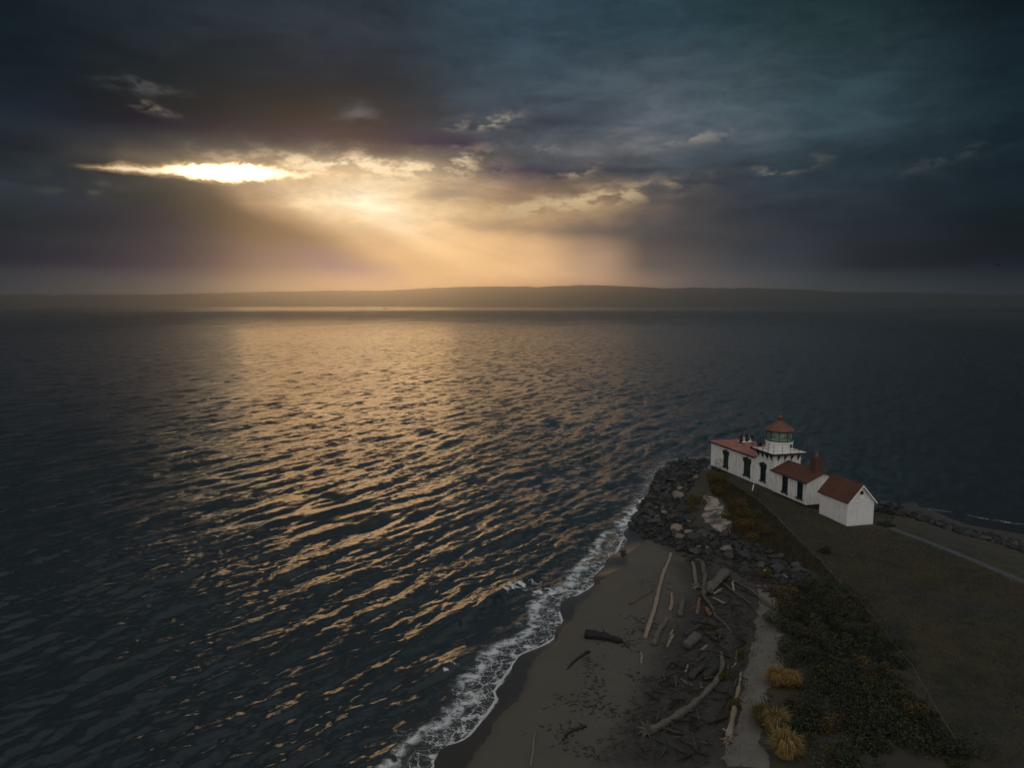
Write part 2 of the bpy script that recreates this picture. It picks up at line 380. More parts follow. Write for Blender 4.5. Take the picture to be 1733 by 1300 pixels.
M_straw = mat('straw_grass', f_leaf([(.16, .12, .045), (.32, .24, .09), (.22, .15, .05)]), .7, .2)
M_grass = mat('rough_grass_blades', f_leaf([(.022, .022, .010), (.060, .052, .020), (.045, .032, .014)]), .75, .2)
M_stem = m_plain('brown_stem', (.045, .032, .022), .3, 6, .85)
M_weed = mat('wet_seaweed', lambda t, b: t.mix(t.noise(t.pos(), 3, 4, .6), (.006, .008, .009), (.022, .020, .016)), .4, .45)
M_conc = m_plain('pale_concrete', (.075, .080, .088), .3, 1.5, .85, .2, .3)

# ------------------------------------------------------------------ terrain
class VN:                                              # smooth lattice noise
    def __init__(s, seed, n=256): s.n = n; s.g = np.random.default_rng(seed).random((n, n))
    def __call__(s, x, y):
        xi = np.floor(x).astype(int); yi = np.floor(y).astype(int); fx = x - xi; fy = y - yi
        fx = fx * fx * (3 - 2 * fx); fy = fy * fy * (3 - 2 * fy); g = s.g; n = s.n
        a = g[xi % n, yi % n]; b = g[(xi + 1) % n, yi % n]; c = g[xi % n, (yi + 1) % n]; d = g[(xi + 1) % n, (yi + 1) % n]
        return (a * (1 - fx) + b * fx) * (1 - fy) + (c * (1 - fx) + d * fx) * fy - .5
vn = VN(5)
def fbm(x, y, sc, oc=4):
    r = 0; a = 1
    for k in range(oc): r = r + a * vn(x / sc + 17 * k, y / sc + 31 * k); sc /= 2.03; a *= .5
    return r
SHORE_PX = [(733, 1300), (752, 1268), (789, 1251), (823, 1211), (840, 1185), (836, 1171), (860, 1137), (880, 1109), (915, 1095), (937, 1082), (952, 1054),
            (947, 1038), (961, 1014), (989, 1002), (1006, 988), (1010, 971), (1023, 958), (1042, 937), (1056, 908)]
ROCKSHORE_PX = [(1066, 890), (1082, 862), (1098, 838), (1112, 803), (1135, 784), (1165, 777), (1205, 776)]
RSHORE_PX = [(1481, 849), (1541, 858), (1610, 867), (1656, 876.5), (1733, 889)]
shoreL = [at(*p) for p in SHORE_PX]; shoreK = [at(*p) for p in ROCKSHORE_PX]; shoreR = [at(*p) for p in RSHORE_PX]
p0, p1 = shoreL[0], shoreL[2]
shoreL = [(-14.5, 8.0), (-9.5, 24.0)] + shoreL
_B = at(1433, 891.3, 3.0)
def _wl(b, a): c, s_ = math.cos(R(104.34)), math.sin(R(104.34)); return _B[0] + a * c + b * s_, _B[1] + a * s_ - b * c
back = [_wl(3.5, 28.5), _wl(7.2, 26.5), _wl(7.4, 20), _wl(7.0, 13), _wl(6.3, 7)]
far = [(64, 73), (75, 66), (92, 56), (120, 42)]
SHORE = np.array(shoreL + shoreK + back + shoreR + far)
ctl = []
def C(u, v, z): x, y = at(u, v, z); ctl.append((x, y, z))
for x, y in SHORE: ctl.append((x, y, 0.0))
for i in range(0, len(SHORE) - 1):                     # a strip of shallows all along
    x0, y0 = SHORE[i]; x1, y1 = SHORE[i + 1]; d = math.hypot(x1 - x0, y1 - y0)
    nx, ny = -(y1 - y0) / d, (x1 - x0) / d; steep = len(shoreL) <= i < len(shoreL) + len(shoreK)
    for off, zz in ((3.0, -.8 if steep else -.28), (9.0, -2.0 if steep else -.85)):
        ctl.append(((x0 + x1) / 2 + nx * off, (y0 + y1) / 2 + ny * off, zz))
for u, v in [(1094, 911), (1062, 940), (1030, 975), (1004, 1012), (980, 1042), (952, 1075), (922, 1110), (902, 1150), (886, 1182), (850, 1217), (828, 1252), (798, 1296)]: C(u, v, .34 if v < 990 else .15)
for u, v, z in [(1085, 960, .5), (1040, 1010, .5), (1000, 1060, .52), (960, 1130, .52), (930, 1200, .55), (880, 1280, .55), (1130, 950, .85), (1090, 1050, .9), (1040, 1130, .85),
                (1010, 1220, .9), (960, 1290, .85), (1170, 965, 1.2), (1160, 1040, 1.25), (1130, 1120, 1.2), (1100, 1200, 1.2), (1070, 1290, 1.2), (1220, 975, 1.7), (1230, 1040, 1.9),
                (1210, 1120, 1.75), (1190, 1210, 1.7), (1170, 1290, 1.7), (1300, 1045, 2.3), (1280, 1120, 2.35), (1262, 1220, 2.35), (1250, 1298, 2.35), (1310, 1000, 2.5), (1345, 1130, 2.55),
                (1340, 1250, 2.6), (1420, 1100, 2.7), (1480, 1230, 2.75), (1360, 990, 2.6), (1400, 1010, 2.75), (1110, 880, 1.0), (1140, 880, 1.7), (1120, 850, 1.0), (1140, 810, 1.2), (1160, 850, 2.2),
                (1170, 800, 1.9), (1200, 800, 2.5), (1185, 840, 2.65), (1215, 868, 2.7), (1160, 905, 1.7), (1210, 915, 2.2), (1270, 930, 2.4), (1320, 955, 2.6), (1240, 950, 1.9), (1280, 985, 2.2),
                (1240, 822, 2.95), (1283, 850, 3.0), (1330, 896, 3.0), (1390, 955, 3.0), (1455, 1025, 3.0), (1543, 1136, 3.0), (1600, 1238, 3.0), (1640, 1298, 3.0), (1366, 861, 3.0), (1433, 891, 3.0),
                (1476, 888, 3.0), (1500, 960, 3.0), (1600, 1000, 3.05), (1700, 1100, 3.1), (1720, 1250, 3.1), (1506, 894, 2.95), (1620, 938, 2.95), (1733, 986, 2.95), (1510, 874, 2.5), (1580, 892, 2.5),
                (1650, 915, 2.5), (1725, 940, 2.5), (1490, 860, 2.0), (1545, 868, .9), (1600, 880, .9), (1660, 895, .9), (1725, 915, .9)]: C(u, v, z)
ctl += [(*_wl(2.5, 26.5), 2.6), (*_wl(5.2, 25.5), 2.4), (*_wl(5.3, 18), 2.7), (*_wl(4.6, 10), 2.7), (*_wl(3.6, 3), 2.8), (*_wl(1.5, 22), 3.0), (*_wl(2, 12), 3.0), (60, 50, 3.1), (80, 45, 3.1), (60, 20, 3.1), (30, 20, 3.0), (12, 20, 2.3), (0, 20, 1.2), (-8, 20, .5), (10, 0, 2.3), (40, 0, 3.1),
        (100, 20, 3.1), (-40, 60, -4), (-40, 20, -4), (-30, 110, -5), (10, 130, -5), (60, 125, -5), (80, 100, -4.5), (110, 80, -4), (-20, 0, -1.5)]
ctl = np.array(ctl)
def tps_u(d2): return np.where(d2 > 1e-12, d2 * np.log(d2 + 1e-12), 0)
_xy = ctl[:, :2] / 20; _K = tps_u(((_xy[:, None] - _xy[None]) ** 2).sum(-1)) + np.eye(len(ctl)) * 1e-4
_P = np.c_[np.ones(len(ctl)), _xy]; _A = np.block([[_K, _P], [_P.T, np.zeros((3, 3))]])
_W = np.linalg.solve(_A, np.r_[ctl[:, 2], np.zeros(3)])
def smooth_ground(x, y):
    x = np.atleast_1d(np.asarray(x, float)); y = np.atleast_1d(np.asarray(y, float)); out = np.empty(x.shape)
    for k in range(0, len(x), 20000):
        q = np.c_[x[k:k + 20000], y[k:k + 20000]] / 20
        out[k:k + 20000] = tps_u(((q[:, None] - _xy[None]) ** 2).sum(-1)) @ _W[:-3] + _W[-3] + q @ _W[-2:]
    return np.clip(out, -5, 3.15)
def ground(x, y):
    z = smooth_ground(x, y); k = np.clip((z - .55) / .8, 0, 1)
    x = np.atleast_1d(x); y = np.atleast_1d(y)
    return z + k * (.10 * fbm(x, y, 2.2, 4) + .05 * fbm(x, y, .7, 2)) * np.where(z > 2.9, .6, 1)
def gz(x, y): return float(ground([x], [y])[0])
def gp(u, v, z=1.5):                                   # where the line of sight meets the ground
    for _ in range(8):
        x, y = at(u, v, z); z = float(smooth_ground([x], [y])[0])
    return Vector((x, y, gz(x, y)))
def inside(poly, x, y):
    poly = np.asarray(poly); r = np.zeros(np.shape(x), bool); n = len(poly)
    for i in range(n):
        x0, y0 = poly[i]; x1, y1 = poly[(i + 1) % n]
        c = ((y0 > y) != (y1 > y)) & (x < (x1 - x0) * (y - y0) / (y1 - y0 + 1e-12) + x0)
        r ^= c
    return r
def dist_line(line, x, y):
    d = np.full(np.shape(x), 1e9)
    for (x0, y0), (x1, y1) in zip(line[:-1], line[1:]):
        L = (x1 - x0) ** 2 + (y1 - y0) ** 2 + 1e-12
        t = np.clip(((x - x0) * (x1 - x0) + (y - y0) * (y1 - y0)) / L, 0, 1)
        d = np.minimum(d, np.hypot(x - x0 - t * (x1 - x0), y - y0 - t * (y1 - y0)))
    return d
def poly_w(px): return [tuple(gp(u, v)[:2]) for u, v in px]
BEACH_PX = [(1100, 912), (1150, 940), (1225, 958), (1285, 1000), (1285, 1040), (1272, 1090), (1250, 1150), (1240, 1200), (1225, 1298)]
beach_edge = poly_w(BEACH_PX) + [(9, 20), (9, 0), (-40, 0), (-40, 60), (0, 90)]
rbeach = poly_w([(1478, 852), (1529, 866), (1575, 878), (1621, 893), (1702, 914), (1733, 930)]) + [(75, 61), (120, 38), (130, 60), (90, 90), (60, 110)]
gx = np.arange(-30, 121, .3); gy = np.arange(0, 126, .3)
X, Y = np.meshgrid(gx, gy); X = X.ravel(); Y = Y.ravel(); Z = ground(X, Y)
jx = X + 1.0 * fbm(X, Y, 3.0, 3); jy = Y + 1.0 * fbm(X + 50, Y, 3.0, 3)
isb = inside(beach_edge, jx, jy) | inside(rbeach, jx, jy) | (Z < -.1)
lawn_px = [(1240, 822), (1283, 850), (1330, 896), (1390, 955), (1455, 1023), (1543, 1136), (1601, 1238), (1640, 1299)]
FENCE = [tuple(at(u, v, 3.1)) for u, v in lawn_px]
lawn_poly = FENCE + [(23, 25), (23, 0), (121, 0), (121, 37), (75, 60)] + poly_w([(1733, 955), (1650, 925), (1580, 900), (1515, 882)]) + [_wl(4.5, 6), _wl(5.4, 20), _wl(3, 27)]
isl = inside(lawn_poly, jx, jy)
sm = (isl * 1.0)
def blur(a, n):
    a = a.reshape(len(gy), len(gx))
    for _ in range(n):
        a = (a + np.roll(a, 1, 0) + np.roll(a, -1, 0) + np.roll(a, 1, 1) + np.roll(a, -1, 1)) / 5
    return a.ravel()
debw = blur((inside(rbeach, jx, jy) | inside(poly_w([(1140, 950), (1210, 955), (1290, 1005), (1285, 1060), (1262, 1110), (1252, 1180), (1232, 1299), (1010, 1299), (1055, 1225), (1085, 1150), (1125, 1100), (1140, 1060), (1165, 1000)]), jx, jy)) * 1.0, 5)
lawnw = blur(sm, 4); beachw = blur(isb * 1.0, 3)
def f_ground(t, b):
    p = t.pos(); x, y, z = t.sep(p); gl = t.attr('lawn'); bw = t.attr('beach'); wet = t.attr('wet')
    n1 = t.noise(p, .35, 6, .62); n2 = t.noise(p, 2.5, 6, .65); n3 = t.noise(p, 14.0, 5, .65)
    lawn = t.mix(t.sstep(n1, .3, .7), (.018, .022, .012), (.060, .050, .022))
    lawn = t.mix(t.sstep(n2, .5, .7) * .6, lawn, (.062, .050, .028))
    lawn = t.mix(t.sstep(t.noise(p, .16, 4, .6), .50, .62) * .8, lawn, (.030, .034, .037))
    lawn = t.mix(t.sstep(t.noise(t.vm('ADD', p, (40, 7, 0)), .22, 5, .65), .52, .66) * .7, lawn, (.062, .048, .020))
    lawn = t.mix(t.sstep(t.noise(p, 1.1, 6, .7), .44, .62) * .55, lawn, (.075, .062, .030))
    lawn = t.mix(t.sstep(n3, .35, .65), t.mix(.55, lawn, (.006, .008, .005)), lawn)
    soil = t.mix(n2, (.022, .022, .018), (.060, .052, .038))
    soil = t.mix(t.sstep(n1, .5, .62), soil, (.045, .040, .018))
    sand = t.mix(n1, (.070, .063, .050), (.108, .098, .080))
    sand = t.mix(t.sstep(n2, .56, .72) * .5, sand, (.07, .064, .055))
    sand = t.mix(t.sstep(n3, .58, .70) * .6, sand, (.05, .047, .042))
    c = t.mix(gl, soil, lawn); c = t.mix(bw, c, sand)
    c = t.mix(t.attr('debris') * t.sstep(n2, .25, .5) * .85, c, (.026, .026, .025))
    c = t.mix(wet, c, t.mix(.72, c, (.016, .017, .018)))
    rough = t.m('SUBTRACT', .9, wet * .68)
    setin(t, b, 'Roughness', rough)
    setin(t, b, 'Normal', t.bump(n2 * .5 + n3 * .35, .7, .12))
    dr = t.m('SUBTRACT', 1.0, wet)
    nd = [n for n in t.t.nodes if n.bl_idname == 'ShaderNodeBump'][0]; t.put(nd.inputs['Strength'], dr * .75 + .03)
    return c
M_ground = mat('ground_cover', f_ground, .9, .45)
wetv = np.clip((np.where(Y > 60, .36, .17) + .05 * fbm(X, Y, 4, 3) - Z) / .06, 0, 1)
me0, q = grid_mesh('terrain', np.c_[X, Y, Z], len(gy), len(gx)); bpy.data.meshes.remove(me0)
q = q.reshape(-1, 4); fb = isb[q].mean(1) > .5; deep = (Z[q].max(1) < -3.0)
for nm, sel in (('beach', fb & ~deep), ('ground', ~fb & ~deep)):
    qq = q[sel]; used, inv = np.unique(qq, return_inverse=True)
    me = bpy.data.meshes.new(nm); me.vertices.add(len(used)); me.vertices.foreach_set('co', np.c_[X, Y, Z][used].astype(np.float32).ravel())
    set_faces(me, inv.reshape(-1, 4))
    add_attr(me, 'lawn', lawnw[used]); add_attr(me, 'beach', beachw[used]); add_attr(me, 'wet', wetv[used]); add_attr(me, 'debris', debw[used])
    o = link(nm, me, M_ground, smooth=True); tag(o, kind='structure')

def ribbon(name, px, width, mat_, jitter=.0, step=.35, lift=.012):
    pts = [gp(u, v) for u, v in px]; P = []
    for a, b in zip(pts[:-1], pts[1:]):
        n = max(1, int((b - a).length / step)); P += [a.lerp(b, i / n) for i in range(n)]
    P.append(pts[-1]); P = np.array([p[:2] for p in P])
    for _ in range(12): P[1:-1] = (P[:-2] + P[2:] + P[1:-1] * 2) / 4
    T = np.gradient(P, axis=0); T /= np.linalg.norm(T, axis=1)[:, None]; N = np.c_[-T[:, 1], T[:, 0]]
    k = 9; V_ = []
    wl = np.interp(np.linspace(0, 1, len(P)), np.linspace(0, 1, len(width)), width)
    for i in range(len(P)):
        for j in range(k):
            s = (j / (k - 1) - .5) * 2
            e = 1 + jitter * float(fbm(np.array([P[i, 0] + 9 * (s > 0)]), np.array([P[i, 1]]), 1.6, 3)[0]) * 2
            V_.append(P[i] + N[i] * s * wl[i] / 2 * e)
    V_ = np.array(V_); z = ground(V_[:, 0], V_[:, 1]) + lift
    z = z.reshape(-1, k); z[:, 0] -= lift + .02; z[:, -1] -= lift + .02
    me, qf = grid_mesh(name, np.c_[V_, z.ravel()], len(P), k); set_faces(me, qf)
    return link(name, me, mat_, smooth=True)
def f_trail(t, b):
    p = t.pos(); n = t.noise(p, 1.2, 6, .65); n3 = t.noise(p, 12, 5, .65)
    setin(t, b, 'Normal', t.bump(n * .6 + n3 * .3, .7, .1))
    c = t.mix(n, (.105, .098, .084), (.185, .172, .148))
    return t.mix(t.sstep(n3, .55, .7) * .5, c, (.06, .056, .05))
M_trail = mat('sandy_trail', f_trail, .9, .25)
tag(ribbon('path', [(1288, 990), (1302, 1018), (1300, 1060), (1294, 1100), (1284, 1150), (1276, 1200), (1268, 1250), (1262, 1299)], [.9, 1.5, 2.0, 2.1, 2.0, 1.9, 1.9, 1.8], M_trail, .45), kind='structure')
tag(ribbon('pavement', [(1506, 893), (1560, 914), (1620, 938), (1680, 963), (1733, 986), (1800, 1015), (1960, 1090)], [.85, .95, 1.0, 1.0, 1.0, 1.0], M_conc, .06), kind='structure')
tag(ribbon('clearing', [(1190, 838), (1207, 850), (1213, 868), (1216, 884), (1232, 905)], [.8, 1.8, 2.6, 2.2, .9], mat('pale_bare_ground', lambda t, b: t.mix(t.sstep(t.noise(t.pos(), .9, 5, .65), .42, .58), (.075, .068, .062), (.33, .27, .23)), .85, .25), .5), kind='structure')

# ------------------------------------------------------------------ sea
NA, NR = 1350, 760
tha = np.radians(np.linspace(-62, 62, NA))
dep = np.concatenate([np.linspace(75, 40, 30, endpoint=False), np.linspace(40, 3.0, 520, endpoint=False), np.geomspace(3.0, .1528, NR - 550)])
rad = CAMZ / np.tan(np.radians(dep)); rad = np.minimum(rad, 8800); rad[-1] = 9000
RR, TT = np.meshgrid(rad, tha, indexing='ij'); wx = (RR * np.sin(TT)).ravel(); wy = (RR * np.cos(TT)).ravel(); rr_ = RR.ravel()
sp_a = rr_ * (tha[1] - tha[0]); dr_ = np.gradient(rad); sp_r = np.repeat(dr_, NA)
# wave set: (length m, slope, direction deg, spread)
waves = []
wrng = np.random.default_rng(3)
for lam0, n, slope, spread in ((9.5, 8, .018, 8), (5.6, 14, .048, 8), (3.1, 18, .074, 11), (1.8, 24, .092, 16), (1.0, 24, .096, 24), (.6, 20, .082, 36)):
    for _ in range(n):
        lam = lam0 * math.exp(wrng.normal(0, .18)); th = R(-27 + wrng.normal(0, spread)); k = 2 * math.pi / lam
        waves.append((k, math.cos(th), math.sin(th), slope / k * math.sqrt(2 / n) * wrng.uniform(.6, 1.35), wrng.uniform(0, 6.283)))
near = rr_ < 190
dsh = np.full(rr_.shape, 99.0)
SHL = np.array(shoreL); SHK = np.array(shoreK); SHR = np.array(back[2:] + shoreR + far)
d1 = dist_line(shoreL, wx[near], wy[near]); d2 = dist_line([shoreL[-1]] + shoreK + back, wx[near], wy[near]); d3 = dist_line(back[-1:] + shoreR + far, wx[near], wy[near])
dl = np.full(rr_.shape, 99.0); dl[near] = d1; dk = np.full(rr_.shape, 99.0); dk[near] = d2; dr3 = np.full(rr_.shape, 99.0); dr3[near] = d3
dsh = np.minimum(np.minimum(dl, dk), dr3)
amp = np.clip(dsh / 7.0, .06, 1) ** .8
lee = np.clip((wx - 40) / 25, 0, 1) * np.clip((170 - wy) / 60, 0, 1); amp = amp * (1 - .55 * lee)   # calmer behind the spit
gust = 1 + .65 * fbm(wx, wy, 38.0, 3); gust2 = 1 + 1.0 * fbm(wx + 300, wy, 16.0, 3)
hz = np.zeros_like(wx); hx = np.zeros_like(wx); hy = np.zeros_like(wx); lost = np.zeros_like(wx)
for k, cx, cy, a, ph in waves:
    lam = 2 * math.pi / k
    s_eff = np.abs(cx * np.sin(TT) + cy * np.cos(TT)).ravel() * sp_r + np.abs(cx * np.cos(TT) - cy * np.sin(TT)).ravel() * sp_a
    wgt = np.clip((lam / np.maximum(s_eff, 1e-3) - 2.2) / 2.5, 0, 1)
    act = wgt > 0
    g = (gust if lam > 3 else gust2)[act] * wgt[act] * amp[act]
    phs = k * (cx * wx[act] + cy * wy[act]) + ph
    sn = np.sin(phs); hz[act] += a * g * sn
    cs = np.cos(phs) * a * g * .95; hx[act] += cx * cs; hy[act] += cy * cs
    lost += (a * k) ** 2 / 2 * (1 - wgt ** 2)
# two waves rearing up as they reach the beach
def breaker(pxs, h, wd):
    ln = [at(u, v) for u, v in pxs]; m = near & (dl < 30)
    x, y = wx[m], wy[m]; d = dist_line(ln, x, y)
    (x0, y0), (x1, y1) = ln[0], ln[-1]; L = math.hypot(x1 - x0, y1 - y0)
    sd = np.sign((x - x0) * (y1 - y0) - (y - y0) * (x1 - x0)); d = d * sd            # + towards the beach
    prof = np.where(d > 0, np.exp(-(d / (wd * .55)) ** 2), np.exp(-(d / (wd * 1.7)) ** 2))
    tt = ((x - x0) * (x1 - x0) + (y - y0) * (y1 - y0)) / L / L
    hz[m] += h * prof * np.clip(1.15 - np.abs(tt - .5) * 1.6, 0, 1)
breaker([(715, 1095), (746, 1076), (800, 1040), (838, 1012), (874, 989), (905, 975)], .42, 1.0)
breaker([(705, 1165), (735, 1146), (772, 1122), (800, 1106)], .34, .8)
breaker([(820, 935), (870, 905), (930, 885)], .22, 1.1)
foam = np.zeros_like(wx)
for u, v, r_, s in [(868, 997, .55, .75), (880, 991, .6, .7), (896, 987, .9, .5), (856, 1005, .4, .6), (768, 1128, .4, .7), (756, 1138, .35, .5), (1100, 850, 2.0, .8), (1085, 868, 2.2, .8), (1075, 885, 2.4, .8), (1112, 822, 1.3, .6),
                    (915, 1000, 1.6, .6)]:
    x, y = at(u, v); foam = np.maximum(foam, s * np.exp(-((wx - x) ** 2 + (wy - y) ** 2) / r_ ** 2))
me, qf = grid_mesh('sea', np.c_[wx - hx, wy - hy, hz], NR, NA)
cq = qf; zc = None
keep = np.ones(len(qf), bool)
set_faces(me, qf[keep])
add_attr(me, 'shore', dl); add_attr(me, 'rocks', dk); add_attr(me, 'rshore', dr3); add_attr(me, 'lost', np.sqrt(lost)); add_attr(me, 'foam', foam); add_attr(me, 'gust', gust2)
def f_sea(t, b):
    p = t.pos(); x, y, z = t.sep(p)
    c_, s_ = math.cos(R(-27)), math.sin(R(-27))
    al = x * c_ + y * s_; ac = y * c_ - x * s_          # along and across the wave train
    dist = t.m('SQRT', x * x + y * y)
    def rip(sx, sy, off, det): return t.vm('SUBTRACT', t.noise(t.xyz(al / sx, ac / sy, off), 1.0, det, .6, color=True), (.5, .5, .5))
    fade = t.sstep(dist + (t.noise(t.xyz(x / 400.0, y / 150.0, 1.0), 1.0, 5.0, .6) - .5) * 1500.0, 1900, 2700)                    # slick, calmer water along the far shore
    farr = t.sstep(dist, 350, 1700)
    lost_ = t.attr('lost'); gst = t.attr('gust')
    calm = t.m('SUBTRACT', 1.0, fade * .80)
    ca, sa = math.cos(R(-52)), math.sin(R(-52))
    bl = x * ca + y * sa; bc = y * ca - x * sa
    def rip2(sx, sy, off, det): return t.vm('SUBTRACT', t.noise(t.xyz(bl / sx, bc / sy, off), 1.0, det, .62, 0.6, color=True), (.5, .5, .5))
    v1 = t.vm('SCALE', t.vm('ADD', rip2(.26, .8, 0.0, 3.0), t.vm('SCALE', rip2(.75, 2.2, 9.0, 3.0), scale=1.1)), scale=gst * .52)
    v2 = t.vm('SCALE', rip(2.2, 5.5, 4.0, 4.0), scale=t.m('MULTIPLY', lost_, t.m('SUBTRACT', 4.8, farr * 2.6)))
    v = t.vm('SCALE', t.vm('ADD', v1, v2), scale=calm)
    v = t.vm('MULTIPLY', v, (1, 1, 0))
    nn = t.vm('NORMALIZE', t.vm('ADD', E_(t, t.n('ShaderNodeNewGeometry').outputs['Normal']), v))
    sh = t.attr('shore'); rk = t.attr('rocks'); rs = t.attr('rshore'); fo = t.attr('foam')
    wp = t.vm('ADD', p, t.vm('SCALE', t.vm('SUBTRACT', t.noise(p, .9, 5, .65, color=True), (.5, .5, .5)), scale=1.3))
    lace = t.m('MINIMUM', t.voro(wp, 1.25, 'DISTANCE_TO_EDGE') * .62, t.voro(t.vm('MULTIPLY', wp, (.8, .9, 1)), 3.1, 'DISTANCE_TO_EDGE') * 1.25)
    br = t.noise(wp, 1.3, 6, .68); big = t.noise(p, .28, 4, .6)
    zone = t.sstep(sh + (big - .5) * 6.5, 3.3, .1)     # surf zone on the beach
    zone2 = t.sstep(rk + (big - .5) * 4.0, 2.3, .2) * .7
    zone3 = t.sstep(rs + (big - .5) * .9, .55, .12) * .55
    zn = t.m('MAXIMUM', t.m('MAXIMUM', zone, zone2), zone3)
    thr = .008 + zn * .024 * t.sstep(br, .35, .65)
    f1 = t.sstep(lace / thr, 1.25, .55) * t.sstep(zn, .05, .45)
    f2 = t.sstep(br + zn * .10 + fo * .30, .64, .76) * t.sstep(t.m('MAXIMUM', zn, fo), .05, .5)
    ln = t.sstep(t.m('ABSOLUTE', sh - .05 - (br - .5) * .25), .07, .01)
    bore = t.sstep(t.m('ABSOLUTE', sh - 1.9 - (big - .5) * 3.2), .75, .1) * t.sstep(br, .40, .58)
    f = t.m('MAXIMUM', t.m('MAXIMUM', f1 * .75, f2), t.m('MAXIMUM', ln * .8, bore * .9), clamp=True)
    wat = t.mix(t.sstep(sh, 5.0, .2) * .7, (.022, .031, .035), (.055, .053, .046))
    setin(t, b, 'Roughness', t.m('MAXIMUM', t.m('MULTIPLY', f, .6), t.m('ADD', .15, t.m('MULTIPLY', t.m('SQRT', lost_ * t.sstep(t.noise(t.xyz(al / 45.0, ac / 160.0, 2.0), 1.0, 5.0, .65), .30, .70, .35, 1.6)), t.m('MULTIPLY', calm, farr)))))
    b.inputs['IOR'].default_value = 1.333; b.inputs['Specular IOR Level'].default_value = .5
    setin(t, b, 'Normal', nn)
    return t.mix(f, wat, (.66, .68, .70))
sea = link('sea', me, mat('sea_water', f_sea, .1, .5), smooth=True); tag(sea, kind='structure')

# ------------------------------------------------------------------ far shore
prof = [(-700, 505), (0, 499), (200, 499), (400, 496), (560, 492), (650, 491), (700, 488), (760, 486), (900, 485), (1050, 484), (1105, 487), (1140, 489), (1190, 486.5), (1300, 488), (1420, 492), (1560, 496), (1733, 499), (2500, 503)]
D0 = 5500.0
hxs = np.linspace(-9000, 9000, 900); hd = np.linspace(0, 1, 26)
uu = np.interp(hxs / (D0 / F) + 866.5, [p[0] for p in prof], [p[0] for p in prof]); pt = np.interp(hxs / (D0 / F) + 866.5, [p[0] for p in prof], [p[1] for p in prof])
htop = (UH - pt) / F * (D0 + 380) + CAMZ
HX, HD = np.meshgrid(hxs, hd, indexing='xy'); HT = np.tile(htop, (26, 1))
sh_ = np.where(HD < .4, np.sin(HD / .4 * math.pi / 2) ** .7, 1 - .5 * (HD - .4) / .6)
HZ = HT * sh_ + (HD > .01) * (11 * fbm(HX.ravel(), HD.ravel() * 1000, 200, 4) + 7 * fbm(HX.ravel(), HD.ravel() * 1000, 32, 2)).reshape(HX.shape) - .6
HYY = D0 + HD * 1000 + 180 * fbm(HX.ravel(), HX.ravel() * 0 + 3, 900, 3).reshape(HX.shape)
me, qf = grid_mesh('hills', np.c_[HX.ravel(), HYY.ravel(), HZ.ravel()], 26, 900); set_faces(me, qf)
tag(link('hills', me, mat('wooded_hills', lambda t, b: t.mix(t.noise(t.pos(), .01, 6, .65), (.018, .024, .018), (.055, .06, .045)), .9, .1), smooth=True), kind='structure')

# ------------------------------------------------------------------ lighthouse and shed (own axes: x across, y away from the lens, z up)
TH = R(104.34)
Bx, By = at(1433, 891.3, 3.0)
E1 = (math.cos(TH), math.sin(TH)); E2 = (math.sin(TH), -math.cos(TH))
def wl(b, a): return Bx + a * E1[0] + b * E2[0], By + a * E1[1] + b * E2[1]
RZ = TH - math.pi / 2
G = 2.95
def window(parent, x, y0, y1, z0, z1, hood=True, face='L', pane_m=None):
    # on a wall facing -x ('L') or -y ('F'); the recess is a dark leaf between proud jambs
    yc = (y0 + y1) / 2
    def bx(m, d0, d1, a0, a1, c0, c1):
        return m.box(x - d1, x - d0, a0, a1, c0, c1) if face == 'L' else m.box(a0, a1, x - d1, x - d0, c0, c1)
    fr = MB(); t_ = .09
    bx(fr, 0, .06, y0 - t_, y0, z0, z1); bx(fr, 0, .06, y1, y1 + t_, z0, z1); bx(fr, 0, .06, y0 - t_, y1 + t_, z1, z1 + t_)
    wobj = fr.build('window', M_green, parent)
    pm = MB(); bx(pm, .0, .02, y0, y1, z0, z1)
    zm = (z0 + z1) / 2
    pm.build('pane', pane_m or M_glass, wobj)
    sm_ = MB(); bx(sm_, .02, .045, y0, y1, zm - .03, zm + .03); bx(sm_, .02, .045, yc - .02, yc + .02, z0, zm - .03); bx(sm_, .02, .045, yc - .02, yc + .02, zm + .03, z1); sm_.build('sash', M_green, wobj)
    si = MB(); bx(si, 0, .16, y0 - .2, y1 + .2, z0 - .12, z0); bx(si, 0, .09, y0 - .12, y0 + .04, z0 - .26, z0 - .12); bx(si, 0, .09, y1 - .04, y1 + .12, z0 - .26, z0 - .12); si.build('sill', M_green, wobj)
    if hood:
        h = MB(); bx(h, 0, .2, y0 - .24, y1 + .24, z1 + t_, z1 + t_ + .12); bx(h, 0, .13, y0 - .14, y1 + .14, z1 + t_ + .12, z1 + t_ + .24); bx(h, 0, .10, yc - .14, yc + .14, z1 + t_ + .24, z1 + t_ + .36)
        bx(h, 0, .12, y0 - .22, y0 - .09, z1 - .22, z1 + t_); bx(h, 0, .12, y1 + .09, y1 + .22, z1 - .22, z1 + t_)
        h.build('hood', M_green, wobj)
    return wobj
lx, ly = wl(2.2, 14.1)
LH = empty('lighthouse', (lx, ly, 0), RZ)
tag(LH, 'white lighthouse with red domed lantern, square gallery and low red-roofed wings on the point', 'lighthouse')
ox, oy = -2.2, -14.1                                   # local = (b + ox, a + oy)
def L(b0, b1, a0, a1): return b0 + ox, b1 + ox, a0 + oy, a1 + oy
